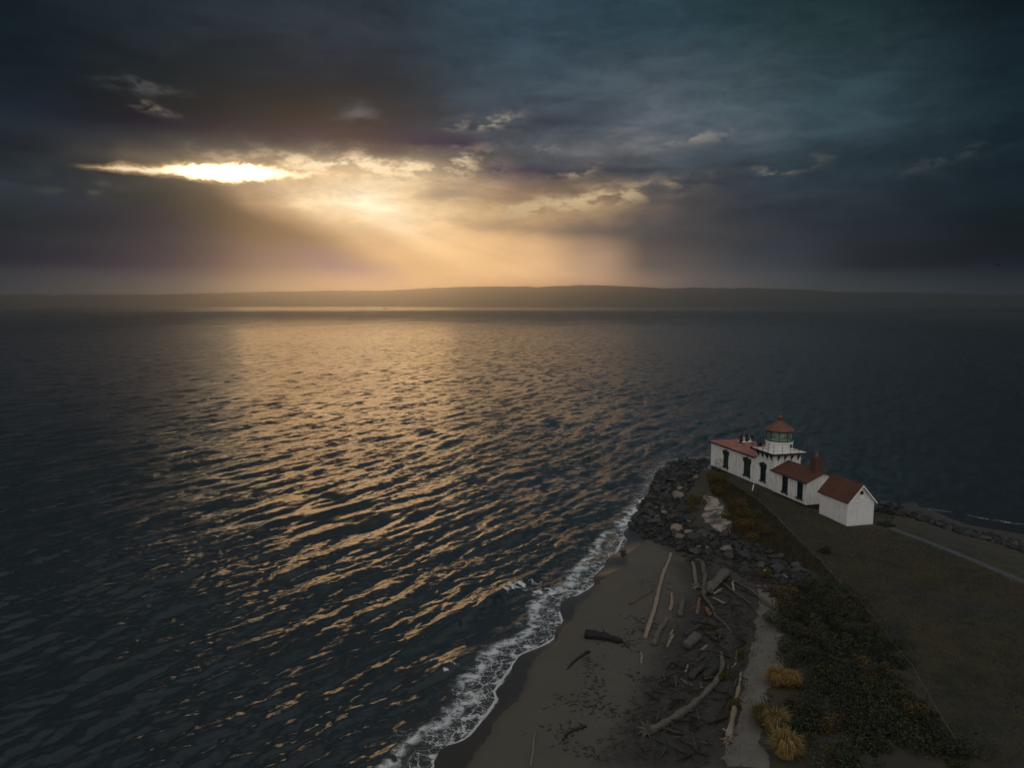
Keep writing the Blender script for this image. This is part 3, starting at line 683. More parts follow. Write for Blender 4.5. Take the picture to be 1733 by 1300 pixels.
# wing behind the tower
WB0, WB1, WA0, WA1, WE = .42, 5.2, 15.75, 25.7, 6.28
MB().box(*L(WB0, WB1, WA0, WA1), G + .28, WE).build('wing_wall', M_wall, LH)
m = MB(); ov = .28
x0, x1, y0, y1 = L(WB0 - ov, WB1 + ov, WA0, WA1 + ov); xm = (x0 + x1) / 2; zr = WE + .62
V_ = [(x0, y0, WE + .12), (x1, y0, WE + .12), (x1, y1, WE + .12), (x0, y1, WE + .12), (xm, y0, zr), (xm, y1 - 2.3, zr), (x0, y0, WE), (x1, y0, WE), (x1, y1, WE), (x0, y1, WE)]
m.add(V_, [(0, 4, 5, 3), (1, 2, 5, 4), (2, 3, 5), (0, 1, 4), (0, 3, 9, 6), (3, 2, 8, 9), (2, 1, 7, 8), (1, 0, 6, 7), (6, 9, 8, 7)])
wr_ = m.build('wing_roof', M_roofpink, LH)
gt_ = MB(); gt_.box(x0 - .1, x0, y0, y1, WE - .04, WE + .1); gt_.box(x0 - .1, x1, y1, y1 + .1, WE - .04, WE + .1); gt_.build('gutter', M_black, wr_)
MB().box(*L(WB0 + .05, WB1 - .05, WA0, WA1 - .05), G - .7, G + .28).build('foundation', M_found, LH)
MB().box(*L(WB0 - .05, WB0, WA0 + .0, WA0 + .4), G + .28, WE - .05).build('corner_board', M_trim, LH)
MB().box(*L(WB0 - .05, WB0, WA1 - .4, WA1 + .05), G + .28, WE - .05).build('corner_board', M_trim, LH)
xw = WB0 + ox
window(LH, xw, 16.95 + oy, 18.05 + oy, G + .85, 5.55, pane_m=M_green)
window(LH, xw, 21.75 + oy, 22.6 + oy, G + .85, 5.5, pane_m=M_green)
# tower
TC = (2.2, 14.1); TS = 1.66
MB().box(-TS, TS, -TS, TS, G + .28, 7.26).build('tower_wall', M_wall, LH)
MB().box(-TS + .05, TS - .05, -TS + .05, TS - .05, G - .7, G + .28).build('foundation', M_found, LH)
MB().box(-TS - .06, TS + .06, -TS - .06, TS + .06, 6.62, 6.74).build('string_course', M_trim, LH)
GS = 2.2
gal = MB().box(-GS, GS, -GS, GS, 7.34, 7.44).build('gallery_floor', M_deck, LH)
MB().box(-GS - .05, -GS, -GS - .05, GS + .05, 7.26, 7.47).box(GS, GS + .05, -GS - .05, GS + .05, 7.26, 7.47).box(-GS, GS, -GS - .05, -GS, 7.26, 7.47).box(-GS, GS, GS, GS + .05, 7.26, 7.47).build('gallery_edge', M_black, gal)
for s in range(4):
    for k in (-1.25, -.42, .42, 1.25):
        m = MB(); m.prism([(0, 0), (0, -.7), (.06, -.7), (.46, -.07), (.46, 0)], -.028, .028)
        o = m.build('bracket', M_green, LH)
        ang_ = s * math.pi / 2; o.rotation_euler = (0, 0, ang_)
        o.location = Vector((TS * math.cos(ang_) - k * math.sin(ang_), TS * math.sin(ang_) + k * math.cos(ang_), 7.255))
rail = MB(); g2_ = GS - .08
for z in (7.44 + .38, 7.44 + .68, 7.44 + 1.02):
    for a, b in (((-g2_, -g2_), (g2_, -g2_)), ((g2_, -g2_), (g2_, g2_)), ((g2_, g2_), (-g2_, g2_)), ((-g2_, g2_), (-g2_, -g2_))):
        rail.tube([(*a, z), (*b, z)], .014, 6)
rail = rail.build('railing', M_black, LH)
for i in range(4):
    for k in range(4):
        t_ = k / 4 * 2 - 1; c = [(t_, -1), (1, t_), (-t_, 1), (-1, -t_)][i]
        MB().tube([(c[0] * g2_, c[1] * g2_, 7.44), (c[0] * g2_, c[1] * g2_, 7.44 + 1.06)], .026, 6).build('post', M_black, rail)
window(LH, -TS, -.05, .75, G + .95, 5.6, pane_m=M_glass)
# lantern
MB().lathe([(1.5, 7.44), (1.5, 8.42), (1.56, 8.44), (1.56, 8.54)], 10, ph=.31).build('lantern_drum', M_trim, LH)
MB().lathe([(.17, 0), (.17, .06)], 12).build('vent', M_black, LH).matrix_local = Matrix.Translation((.55, -1.36, 8.1)) @ Matrix.Rotation(R(90), 4, 'X') @ Matrix.Rotation(R(20), 4, 'Y')
gl = MB().lathe([(1.42, 8.54), (1.42, 9.72)], 10, cap=False, ph=.31).build('lantern_glass', M_pane, LH)
m = MB()
for i in range(10):
    a = .31 + 2 * math.pi * i / 10; m.tube([(1.44 * math.cos(a), 1.44 * math.sin(a), 8.54), (1.44 * math.cos(a), 1.44 * math.sin(a), 9.74)], .045, 6)
m.lathe([(1.46, 8.54), (1.46, 8.66), (1.38, 8.66)], 10, ph=.31, cap=False); m.lathe([(1.46, 9.6), (1.46, 9.74), (1.36, 9.74)], 10, ph=.31, cap=False)
m.build('astragal', M_green, LH)
m = MB().lathe([(.16, 8.55), (.16, 8.8), (.42, 8.85), (.55, 9.15), (.42, 9.5), (.2, 9.58)], 16); m.build('lens', M_lens, LH, True)
dome = MB().lathe([(1.64, 9.72), (1.66, 9.80), (1.5, 9.93), (1.12, 10.22), (.66, 10.52), (.32, 10.72), (.2, 10.86)], 10, ph=.31).build('lantern_roof', mat('lantern_red', f_roof((.105, .042, .028), (.165, .068, .044), .15), .55, .35), LH)
MB().lathe([(.12, 10.86), (.12, 10.95), (.20, 11.0), (.27, 11.14), (.24, 11.28), (.12, 11.38), (.03, 11.44), (.025, 11.75)], 16).build('ventilator_ball', dome.data.materials[0], dome, True)
# front block
FB0, FB1, FA0, FA1, FE = .40, 4.2, 6.55, 12.44, 5.55
fr0 = 2.3
x0, x1, y0, y1 = L(FB0, FB1, FA0, FA1); xm = fr0 + ox
MB().prism([(x0, G + .28), (x1, G + .28), (x1, FE + .12), (xm, 6.46), (x0, FE + .12)], y0, y1).build('front_wall', M_wall, LH)
MB().box(x0 + .05, x1 - .05, y0 + .05, y1, G - .7, G + .28).build('foundation', M_found, LH)
sl_ = (6.62 - (FE + .1)) / (xm - x0 + .0)
def gable_roof(x0, x1, xm, y0, y1, zr, ze, ov, oy0, oy1, th, mt, parent, nm):
    s0 = (zr - ze) / (xm - x0); s1 = (zr - ze) / (x1 - xm)
    P = [(x0 - ov, ze - s0 * ov), (xm, zr), (x1 + ov, ze - s1 * ov), (x1 + ov, ze - s1 * ov - th), (xm, zr - th), (x0 - ov, ze - s0 * ov - th)]
    return MB().prism(P, y0 - oy0, y1 + oy1).build(nm, mt, parent)
froof = gable_roof(x0, x1, xm, y0, y1, 6.62, FE + .24, .3, .3, 0, .11, M_roof, LH, 'front_roof')
MB().box(x0 - .42, x0 - .31, y0 - .3, y1, FE - .02, FE + .08).build('gutter', M_green, froof)
m = MB(); cx, cy = fr0 + ox, 7.75 + oy
ch = m.box(cx - .44, cx + .44, cy - .44, cy + .44, 6.2, 7.72).box(cx - .5, cx + .5, cy - .5, cy + .5, 7.72, 7.86).box(cx - .40, cx + .40, cy - .40, cy + .40, 7.86, 7.96).build('chimney', M_brick, froof)
MB().lathe([(.17, 0), (.15, .3), (.19, .33), (.19, .38)], 12, (cx, cy, 7.96)).build('chimney_pot', M_rockp, ch)
for a0, a1 in ((9.8, 10.55), (7.22, 7.95)): window(LH, x0, a0 + oy, a1 + oy, G + .75, 5.3, hood=False)
MB().box(x0 - .04, x0, y0 - .04, y0 + .28, G + .28, FE).build('corner_board', M_trim, LH)
MB().tube([(x0 - .1, y0 + .42, G + .3), (x0 - .1, y0 + .42, FE - .1)], .04, 6).build('downpipe', M_trim, LH)
# fog signal, vent and other loose things by the lighthouse
def in_lh(b, a): return wl(b, a)
fx, fy = in_lh(2.8, 21.8)
fs = empty('fog_signal', (fx, fy, WE + .62), RZ)
tag(fs, 'cluster of black round horns on a white frame on the pink roof', 'fog horn')
MB().box(-.75, .75, -.5, .5, 0, .08).box(-.7, -.62, -.05, .05, .08, .6).box(.62, .7, -.05, .05, .08, .6).box(-.7, .7, -.05, .05, .6, .68).box(-.45, .1, -.25, .25, .08, .42).build('frame', M_trim, fs)
for hx_, hz_ in ((-.85, .78), (-.85, .3), (-.1, .86), (-.05, .34), (.62, .74)):
    h = MB().lathe([(.06, -.25), (.1, -.1), (.24, .12), (.26, .2)], 14).build('horn', M_black, fs, True)
    h.matrix_local = Matrix.Translation((hx_, -.2, hz_)) @ Matrix.Rotation(R(90), 4, 'X')
vx, vy = in_lh(1.8, 17.2)
rv = empty('roof_vent', (vx, vy, WE + .40), 0); tag(rv, 'black capped vent stack on the pink roof beside the gallery', 'roof vent')
MB().lathe([(.24, 0), (.24, .78)], 16).build('stack', M_black, rv, True); MB().lathe([(.10, .78), (.36, .92), (.36, 1.0), (.16, 1.16)], 16).build('cap', M_black, rv, True)
px_, py_ = at(1273, 834, 2.9); qx, qy = at(1277, 825, 3.6)
tag(MB().tube([(px_, py_, gz(px_, py_) - .05), (px_ + .22, py_ + .25, 3.75)], .06, 8).build('leaning_pipe', M_trim), 'short white pipe leaning out from under the wing corner', 'pipe')
px_, py_ = at(1283, 843, 3.0)
tag(MB().box(px_ - .09, px_ + .09, py_ - .09, py_ + .09, gz(px_, py_) - .2, 4.05).box(px_ - .12, px_ + .12, py_ - .12, py_ + .12, 4.05, 4.12).build('post', M_darkw), 'stubby dark post on the grass in front of the tower', 'post')
for u, v, nm in ((1345, 851, 'thin dark red standpipe by the front block wall, nearer the tower'), (1351, 853.5, 'thin dark red standpipe by the front block wall, nearer the shed')):
    px_, py_ = at(u, v, 2.95)
    s_ = MB().lathe([(.05, 0), (.05, .5), (.09, .52), (.09, .62), (.04, .66)], 8, (px_, py_, gz(px_, py_))).build('standpipe', M_red); tag(s_, nm, 'standpipe', 'standpipes by the wall')
# shed
SH = empty('shed', (Bx, By, 0), RZ)
tag(SH, 'small white clapboard shed with steep red-brown roof standing on the lawn', 'shed')
SL, SWD = 4.0, 2.9; sm2 = SWD / 2
MB().prism([(0, G - .3), (SWD, G - .3), (SWD, 5.42), (sm2, 6.92), (0, 5.42)], 0, SL).build('wall', M_clap, SH)
rf = gable_roof(0, SWD, sm2, 0, SL, 7.05, 5.48, .16, .22, .2, .09, M_roof, SH, 'roof')
s0 = (7.05 - 5.48) / sm2
for sgn in (1, -1):
    xe = sm2 - sgn * (sm2 + .16); ze = 5.48 - s0 * .16
    MB().prism([(xe, ze - .10), (sm2, 7.05 - .10), (sm2, 7.05 - .26), (xe, ze - .26)], -.26, -.222).build('barge_board', M_trim, rf)
for x_ in (0, SWD - .12): MB().box(x_, x_ + .12, -.03, -.001, G - .1, 5.40).build('corner_board', M_trim, SH)
MB().box(-.03, -.001, 0, .12, G - .1, 5.40).build('corner_board', M_trim, SH)
MB().box(.13, SWD - .13, -.045, -.002, 5.32, 5.40).build('belt_board', M_trim, SH)
wv = MB().box(sm2 - .25, sm2 + .25, -.04, -.002, 5.62, 6.42).build('window', M_trim, SH)
MB().box(sm2 - .17, sm2 + .17, -.055, -.041, 6.0, 6.34).build('pane', M_glass, wv)
MB().box(sm2 - .3, sm2 + .3, -.09, -.041, 5.56, 5.64).build('sill', M_trim, wv)

# ------------------------------------------------------------------ cable fence along the lawn edge
fpts = [Vector((x, y, gz(x, y))) for x, y in FENCE]
fe = empty('cable_fence', fpts[0]); tag(fe, 'low fence of thin pale cable on slim posts along the lawn edge', 'fence')
dense = []
for a, b in zip(fpts[:-1], fpts[1:]):
    n = max(1, int((b - a).length / 2.4)); dense += [a.lerp(b, i / n) for i in range(n)]
dense.append(fpts[-1])
dense = [Vector((p.x, p.y, gz(p.x, p.y))) for p in dense]
cb = []
for a, b in zip(dense[:-1], dense[1:]):
    for i in range(6):
        t_ = i / 6; p = a.lerp(b, t_); cb.append(p + Vector((0, 0, .46 - .05 * 4 * t_ * (1 - t_))) - fpts[0])
M_cable = m_plain('pale_cable', (.14, .125, .095), .2, 3, .6)
MB().tube(cb, .014, 6).build('cable', M_cable, fe)
for p in dense: q_ = p - fpts[0]; MB().tube([q_ + Vector((0, 0, -.15)), q_ + Vector((0, 0, .5))], .022, 6).build('post', M_darkw, fe)

# ------------------------------------------------------------------ rocks
def rock_mesh(seed, flat):
    r_ = random.Random(seed); bm = bmesh.new(); bmesh.ops.create_icosphere(bm, subdivisions=3, radius=1)
    pl = []
    for _ in range(13):
        n = Vector((r_.gauss(0, 1), r_.gauss(0, 1), r_.gauss(0, 1))).normalized(); pl.append((n, r_.uniform(.48, .82)))
    for v in bm.verts:
        for n, d in pl:
            e = v.co.dot(n) - d
            if e > 0: v.co -= n * e
        v.co += v.co.normalized() * .05 * mnoise.noise(v.co * 3.1 + Vector((seed, 0, 0)))
        v.co.z *= flat
    bmesh.ops.dissolve_limit(bm, angle_limit=.06, verts=bm.verts, edges=bm.edges)
    bmesh.ops.triangulate(bm, faces=bm.faces)
    me = bpy.data.meshes.new('rock'); bm.to_mesh(me); bm.free(); return me
SHAPES = [('blocky', 1.0), ('squat', .72), ('slab-shaped', .42)]
RM = {}
for sn_, fl in SHAPES:
    for k in range(4):
        for tn, mt in (('dark', M_rockd), ('grey', M_rockm), ('pale', M_rockp)):
            if (sn_, k, 'base') not in RM: RM[(sn_, k, 'base')] = rock_mesh(100 * k + len(RM), fl)
            me = RM[(sn_, k, 'base')].copy(); me.materials.append(mt); RM[(sn_, k, tn)] = me
LAND = [('at the waterline near the sand', 1075, 890), ('in the surf at the foot of the rock bank', 1095, 850), ('on the outer tip of the rock bank', 1135, 795), ('at the back of the rock bank by the white wing', 1185, 788),
        ('on the rock bank below the yellow bush', 1150, 840), ('on the rock bank above the beach corner', 1125, 890), ('on the slope under the pale clearing', 1185, 905), ('above the top of the long straight log', 1140, 925),
        ('on the slope above the heaped logs', 1215, 930), ('on the slope below the fence line', 1270, 930), ('among the slate-like stones beside the thicket', 1330, 965), ('beside the upper end of the sandy path', 1300, 985),
        ('on the far riprap right of the shed', 1500, 858), ('on the far riprap where the beach begins', 1550, 872), ('on the far riprap in the middle', 1610, 892), ('on the far riprap toward the frame edge', 1700, 920)]
LANDW = [(t_, gp(u, v)) for t_, u, v in LAND]
placed = []; nrock = 0
seen_lab = {}
def put_rock(p, r, tone, shape, k, zone):
    global nrock
    o = bpy.data.objects.new('rock', RM[(shape, k, tone)]); COL.objects.link(o)
    o.location = (p[0], p[1], p[2] + r * .12); o.scale = (r, r * random.uniform(.65, 1.0), r * random.uniform(.75, 1.05))
    o.rotation_euler = (random.uniform(-.35, .35), random.uniform(-.35, .35), random.uniform(0, 6.28))
    size = 'large' if r > .66 else ('mid-sized' if r > .48 else 'small')
    wh = min(LANDW, key=lambda q: (q[1].xy - Vector(p[:2])).length)[0]
    tag(o, f'{size} {tone} {shape} rock {wh}', 'rock', zone); nrock += 1
ZA = [(1066, 893), (1080, 862), (1098, 836), (1110, 803), (1132, 784), (1165, 778), (1206, 782), (1200, 800), (1178, 812), (1160, 838), (1165, 866), (1175, 890), (1225, 905), (1285, 925), (1345, 955), (1380, 985), (1350, 1000), (1315, 985), (1265, 952), (1200, 943), (1140, 930), (1100, 914)]
ZB = [(1482, 852), (1529, 866), (1575, 878), (1621, 893), (1702, 912), (1760, 930), (1760, 946), (1702, 925), (1621, 902), (1575, 886), (1529, 876), (1482, 866)]
za = poly_w(ZA); zb = poly_w(ZB)
def scatter(poly, n, rmin, rmax, tries, sep=.72):
    out = []; xs = [p[0] for p in poly]; ys = [p[1] for p in poly]
    cand = rng.random((tries, 2)); cx = xs and min(xs) + cand[:, 0] * (max(xs) - min(xs)); cy = min(ys) + cand[:, 1] * (max(ys) - min(ys))
    ok = inside(poly, cx, cy)
    for x, y in zip(cx[ok], cy[ok]):
        f_ = (len(out) / n); r = (rmax + (rmin - rmax) * min(1, f_ * 1.1) ** .6) * random.uniform(.85, 1.15)
        if all((x - a) ** 2 + (y - b) ** 2 > (sep * (r + c)) ** 2 for a, b, c in out): out.append((x, y, r))
        if len(out) >= n: break
    return out
def tone_for(x, y, z):
    q_ = random.random()
    if z < .9: return 'dark' if q_ < .82 else 'grey'
    return 'dark' if q_ < .48 else ('grey' if q_ < .80 else 'pale')
for x, y, r in scatter(za, 224, .34, 1.0, 12000, .66):
    z = gz(x, y); put_rock((x, y, max(z, -.25)), r, tone_for(x, y, z), random.choice(['blocky', 'squat', 'squat', 'slab-shaped', 'slab-shaped']), random.randrange(4), 'rocks of the left bank')
for x, y, r in scatter(zb, 72, .32, .72, 6000):
    put_rock((x, y, gz(x, y)), r, random.choice(['dark', 'dark', 'dark', 'grey', 'grey']), random.choice(['blocky', 'squat', 'slab-shaped']), random.randrange(4), 'rocks of the far riprap')
p = gp(1055, 938); o = bpy.data.objects.new('rock', RM[('blocky', 1, 'dark')]); COL.objects.link(o); o.location = p + Vector((0, 0, .1)); o.scale = (.42, .36, .40); tag(o, 'lone black rock sitting on the shining wet sand', 'rock')
p = gp(1543, 861); o = bpy.data.objects.new('rock', RM[('squat', 2, 'dark')]); COL.objects.link(o); o.location = p; o.scale = (1.1, .8, .9); tag(o, 'large black rock jutting from the riprap at the far water edge', 'rock')
p = gp(1272, 1157); o = bpy.data.objects.new('rock', RM[('squat', 0, 'pale')]); COL.objects.link(o); o.location = (*gp(1280, 1157)[:2], gp(1280, 1157).z + .02); o.scale = (.16, .12, .14); tag(o, 'single small stone in the middle of the sandy path', 'rock')
# small rubble between them: too many to count
def merged(name, base, items, mat_):
    vs_ = []; fs_ = []; k = 0
    bv = np.array([v.co[:] for v in base.vertices]); bf = np.array([p.vertices[:] for p in base.polygons])
    for M_ in items:
        vs_.append(bv @ np.array(M_.to_3x3()).T + np.array(M_.translation)); fs_.append(bf + k); k += len(bv)
    me = bpy.data.meshes.new(name); v_ = np.concatenate(vs_); me.vertices.add(len(v_)); me.vertices.foreach_set('co', v_.astype(np.float32).ravel()); set_faces(me, np.concatenate(fs_))
    return link(name, me, mat_)
def lowrock(seed):
    bm = bmesh.new(); bmesh.ops.create_icosphere(bm, subdivisions=1, radius=1)
    for v in bm.verts: v.co *= random.uniform(.65, 1.15); v.co.z *= .6
    me = bpy.data.meshes.new('rubble'); bm.to_mesh(me); bm.free(); return me
zc = poly_w([(1150, 930), (1230, 945), (1290, 965), (1390, 990), (1340, 1030), (1300, 1010), (1240, 965), (1160, 950)])
def mats(poly, n, r0, r1, flat=1.0, sink=.1):
    out = []
    xs = [p[0] for p in poly]; ys = [p[1] for p in poly]
    c = rng.random((n * 6, 2)); cx = min(xs) + c[:, 0] * (max(xs) - min(xs)); cy = min(ys) + c[:, 1] * (max(ys) - min(ys)); ok = np.where(inside(poly, cx, cy))[0][:n]
    zz = ground(cx[ok], cy[ok])
    for x, y, z in zip(cx[ok], cy[ok], zz):
        r = r0 + (r1 - r0) * random.random() ** 2
        out.append(Matrix.LocRotScale(Vector((x, y, z + r * sink)), Matrix.Rotation(random.uniform(0, 6.28), 3, 'Z').to_quaternion(), Vector((r, r * random.uniform(.5, 1), r * flat * random.uniform(.6, 1)))))
    return out
def f_rubble(t, b):
    r = E_(t, t.n('ShaderNodeNewGeometry').outputs['Random Per Island']); n = t.noise(t.pos(), 3, 5, .6)
    c = t.mix(r, (.008, .010, .012), (.040, .040, .038)); return t.mix(n, t.mix(.5, c, (.01, .01, .012)), c)
M_rub = mat('rubble_stone', f_rubble, .7, .3)
tag(merged('rubble', lowrock(1), mats(za, 3200, .12, .44) + mats(zb, 800, .15, .55) + mats(zc, 500, .08, .32, .7), M_rub), kind='stuff', label='loose small stones filling the gaps between the larger rocks')

# ------------------------------------------------------------------ driftwood
def px_r(p, wpx): return wpx * (Vector((0, 0, CAMZ)) - p).length / F / 2
def log(px, w0, w1, mt, label, lift=.75, root=False, cat='log', name='driftwood_log', group='driftwood on the beach', raise_=0.0, wob=.02):
    pts = [gp(u, v) for u, v in px]; P = []
    for a, b in zip(pts[:-1], pts[1:]):
        n = max(2, int((b - a).length / .22)); P += [a.lerp(b, i / n) for i in range(n)]
    P.append(pts[-1])
    if len(pts) > 2:
        A = np.array([p[:] for p in P])
        for _ in range(6): A[1:-1] = (A[:-2] + A[1:-1] * 2 + A[2:]) / 4
        P = [Vector(a) for a in A]
    n = len(P); rads = []
    ph = random.uniform(0, 6)
    zs = ground(np.array([p.x for p in P]), np.array([p.y for p in P]))
    if len(pts) == 2: zs = np.linspace(zs[:max(1, n // 4)].mean(), zs[-max(1, n // 4):].mean(), n)
    Q = []
    for i, p in enumerate(P):
        t_ = i / (n - 1); r = px_r(p, w0 + (w1 - w0) * t_) * (1 + .12 * math.sin(21 * t_ + ph) + .08 * math.sin(47 * t_ + 2 * ph) + .10 * random.uniform(-1, 1))
        rads.append(r); Q.append(Vector((p.x + wob * math.sin(9 * t_ + ph), p.y, zs[i] + r * lift + raise_)))
    rads[0] *= .9; rads[-1] *= .92
    o0 = Q[n // 2].copy()
    m = MB(); m.tube([q_ - o0 for q_ in Q], rads, 14, .05, ph)
    for _ in range(max(1, n // 14)):                     # snapped branch stubs
        i = random.randrange(n); d = Vector((random.uniform(-1, 1), random.uniform(-1, 1), random.uniform(.2, 1))).normalized()
        m.tube([Q[i] - o0, Q[i] - o0 + d * rads[i] * 2.0], [rads[i] * .3, rads[i] * .15], 5)
    me = m.mesh(name)
    o = link(name, me, mt, None, True); o.location = o0
    tag(o, label, cat, group)
    if root:
        e = Q[-1] - o0; t_ = (Q[-1] - Q[-3]).normalized(); rm = MB()
        for k in range(9):
            a = k * .7; s_ = Vector((math.cos(a), math.sin(a), .9 * math.sin(a * 1.3))) * .8
            d = (t_ * .9 + s_).normalized(); r = rads[-2]
            rm.tube([e - t_ * r * .6, e + d * r * 1.4, e + d * r * 2.0 + Vector((random.uniform(-1, 1), random.uniform(-1, 1), random.uniform(-.5, .5))) * r * .7, e + d * r * random.uniform(2.4, 3.2)], [r * .55, r * .36, r * .2, r * .08], 6, .1)
        rm.build('roots', mt, o, True)
    return o
P_, G_, D_, K_ = M_pale, M_grey, M_darkw, M_blackw
log([(1135, 939), (1122, 975), (1108, 1030), (1093, 1082)], 4.5, 6.5, P_, 'longest pale log, thin and straight, lying up the open sand')
log([(1066.5, 1024.5), (1103.5, 1001)], 4.2, 4.2, M_red, 'short straight reddish beam alone on the sand left of the long log', name='driftwood_beam', cat='beam')
log([(1172, 954), (1176, 970), (1178, 996)], 4.5, 7, P_, 'bright cream curved log standing out above the pile', root=True)
log([(1188, 953), (1192, 976)], 6.5, 8, G_, 'gnarled grey stub just right of the bright curved log')
log([(1193.5, 978), (1191, 1010)], 7, 9, G_, 'thick grey log running down from the gnarled stub')
log([(1232, 976), (1218, 986), (1200, 1008)], 13, 14, G_, 'fattest grey log, mossy on top, slanting across the head of the pile', raise_=.1)
log([(1136, 1008), (1138, 1018), (1134, 1035)], 5, 6, P_, 'short split pale log just right of the long log')
log([(1156, 1019), (1150, 1045)], 8, 9, G_, 'stubby splintered grey stump in the middle of the sand')
log([(1184, 1016), (1180, 1042)], 5.5, 6.5, M_red, 'brownish log lying parallel to the thick grey log')
log([(1188, 1008), (1198, 1024), (1208, 1038)], 5, 5, G_, 'grey log crossing under the fattest log', raise_=.12)
log([(1207, 1041), (1239, 1071)], 4.5, 3.5, G_, 'thin grey pole pointing from the pile toward the path')
log([(1194, 1033), (1201, 1046)], 5.5, 7, M_orange, 'orange-ended short log in the heart of the pile', raise_=.1)
log([(1129, 1051), (1116, 1072), (1106, 1094)], 7, 10, G_, 'grey log flaring to a broad foot near the long log')
log([(1206, 1016), (1226, 1026)], 3, 3.5, P_, 'slim pale stick with bright tip inside the pile', raise_=.12)
log([(1224, 992), (1243, 1008), (1271, 1026)], 3.5, 2.5, G_, 'long bent branch lying across the pile toward the path', raise_=.15)
log([(1240, 990), (1239, 998), (1242, 1006)], 3.5, 3.5, P_, 'small hooked pale branch standing on the bent branch', raise_=.2)
log([(1238, 983), (1275, 1004), (1293, 1020), (1311, 1033)], 3, 5, G_, 'long slim log reaching the top of the sandy path')
log([(1222, 1001), (1208, 1011)], 3.2, 4, P_, 'short pale branch under the fattest log', raise_=.15)
log([(1196, 1053), (1160, 1079)], 5, 8, D_, 'dark log sunk in the debris below the pile')
log([(1139.5, 1068), (1134, 1077)], 3, 3.4, P_, 'small pale stick above the bright split log')
log([(1138.5, 1079), (1129, 1097)], 5.5, 4, P_, 'bright split log in a pair below the long log')
log([(1084, 1105), (1087.5, 1112), (1085, 1124)], 3, 4, P_, 'small bright hook-shaped stick at the edge of the open sand')
log([(1182, 1081), (1172, 1090), (1161, 1100)], 13, 16, G_, 'squat greyish-brown stump half buried in dark debris')
log([(1197, 1094), (1184, 1103)], 4.5, 4.5, P_, 'short pale block beside the squat stump')
log([(1221.5, 1105), (1223, 1134), (1212, 1157), (1184, 1188), (1158, 1209), (1124, 1231), (1097, 1244)], 5, 13, G_, 'great curved grey trunk with torn roots sweeping across the foreground', root=True)
log([(1253, 1141), (1250, 1170), (1241, 1210), (1233, 1255)], 4, 10, P_, 'straight pale trunk with a root end along the path edge', root=True)
log([(1164, 1128), (1160, 1141)], 3.6, 4, P_, 'small pale stub above the great curved trunk')
log([(1152, 1151), (1160, 1159), (1173, 1163)], 4, 4.5, G_, 'small curved grey branch left of the orange stub')
log([(1191, 1131), (1169, 1152)], 9, 11, D_, 'dark heavy log left of its twin above the great trunk')
log([(1213, 1134), (1193, 1153)], 11, 13, D_, 'dark heavy log tucked against the great trunk')
log([(1185.5, 1156), (1187, 1168)], 4, 5, M_orange, 'short orange-brown stub below the dark heavy logs')
log([(1231, 1124), (1232, 1136)], 3, 3.2, M_red, 'reddish upright splinter right of the great trunk')
log([(1246.5, 1124), (1239, 1132)], 3, 3, P_, 'short pale stick angled beside the path scrub')
log([(1247, 1103), (1246, 1121)], 3, 3.2, P_, 'pale stick upright by the green scrub at the path')
log([(1209, 1169), (1229, 1173)], 4.5, 4, D_, 'dark flat branch right of the great curved trunk')
log([(1231, 1187), (1217, 1210)], 2.8, 3.4, D_, 'thin brown pole between the two rooted trunks')
log([(992, 1079), (1022, 1082), (1052, 1089)], 17, 9, K_, 'big black waterlogged trunk alone on the open beach', root=False, lift=.6)
log([(998, 1105), (978, 1115), (960, 1134)], 4.5, 3, K_, 'thin black stick below the black trunk', lift=.6)
log([(906, 1240), (898, 1299)], 2.8, 3.4, P_, 'thin pale pole lying on the sand at the bottom edge')
log([(993, 1231), (962, 1240), (952, 1256)], 4, 3.2, K_, 'bent black stick on the lower beach', lift=.6)
log([(1255, 1000), (1280, 1012)], 3, 3, D_, 'dark stick among stones by the bent branch')
log([(1170, 1055), (1200, 1066)], 4.5, 3.5, D_, 'dark half-buried log between brown log and thin pole')
log([(1215, 1085), (1190, 1072)], 5, 4, D_, 'dark log below the foot of the thin grey pole')
log([(1120, 1148), (1150, 1140)], 4, 3.4, D_, 'dark branch in the debris left of the pale stub')
log([(1105, 1170), (1136, 1178)], 3.2, 3, D_, 'dark branch low in the debris above the great trunk')
log([(1150, 1255), (1185, 1268)], 4, 3, D_, 'dark branch in shade below the great trunk roots')
log([(1170, 1240), (1180, 1275)], 3, 3, G_, 'grey stick in the shade between trunk and path')
# sticks and chips nobody could count
stick = MB().tube([(-1, 0, 0), (-.3, .04, .02), (.35, -.03, .01), (1, .02, 0)], [.8, 1, .9, .5], 5)
sb = stick.mesh('stick')
bm = bmesh.new(); bm.from_mesh(sb); bmesh.ops.triangulate(bm, faces=bm.faces); bm.to_mesh(sb); bm.free()
drift = poly_w([(1140, 950), (1210, 955), (1290, 1005), (1285, 1060), (1262, 1110), (1255, 1180), (1232, 1299), (1020, 1299), (1060, 1210), (1075, 1130), (1110, 1085), (1120, 1020)])
core = poly_w([(1190, 985), (1260, 985), (1285, 1030), (1262, 1090), (1245, 1200), (1180, 1299), (1080, 1299), (1090, 1180), (1150, 1110), (1175, 1040)])
def sticks(poly, n, l0, l1):
    out = []
    for M_ in mats(poly, n, 1, 1):
        l = random.uniform(l0, l1); r = l * random.uniform(.06, .15); p = M_.translation
        out.append(Matrix.LocRotScale(p + Vector((0, 0, r)), (Matrix.Rotation(random.uniform(0, 6.28), 3, 'Z') @ Matrix.Rotation(random.uniform(-.12, .12), 3, 'Y')).to_quaternion(), Vector((l, r, r))))
    return out
def f_chip(t, b):
    r = E_(t, t.n('ShaderNodeNewGeometry').outputs['Random Per Island'])
    return t.mix(t.m('POWER', r, 2.2), (.014, .014, .014), (.10, .088, .072))
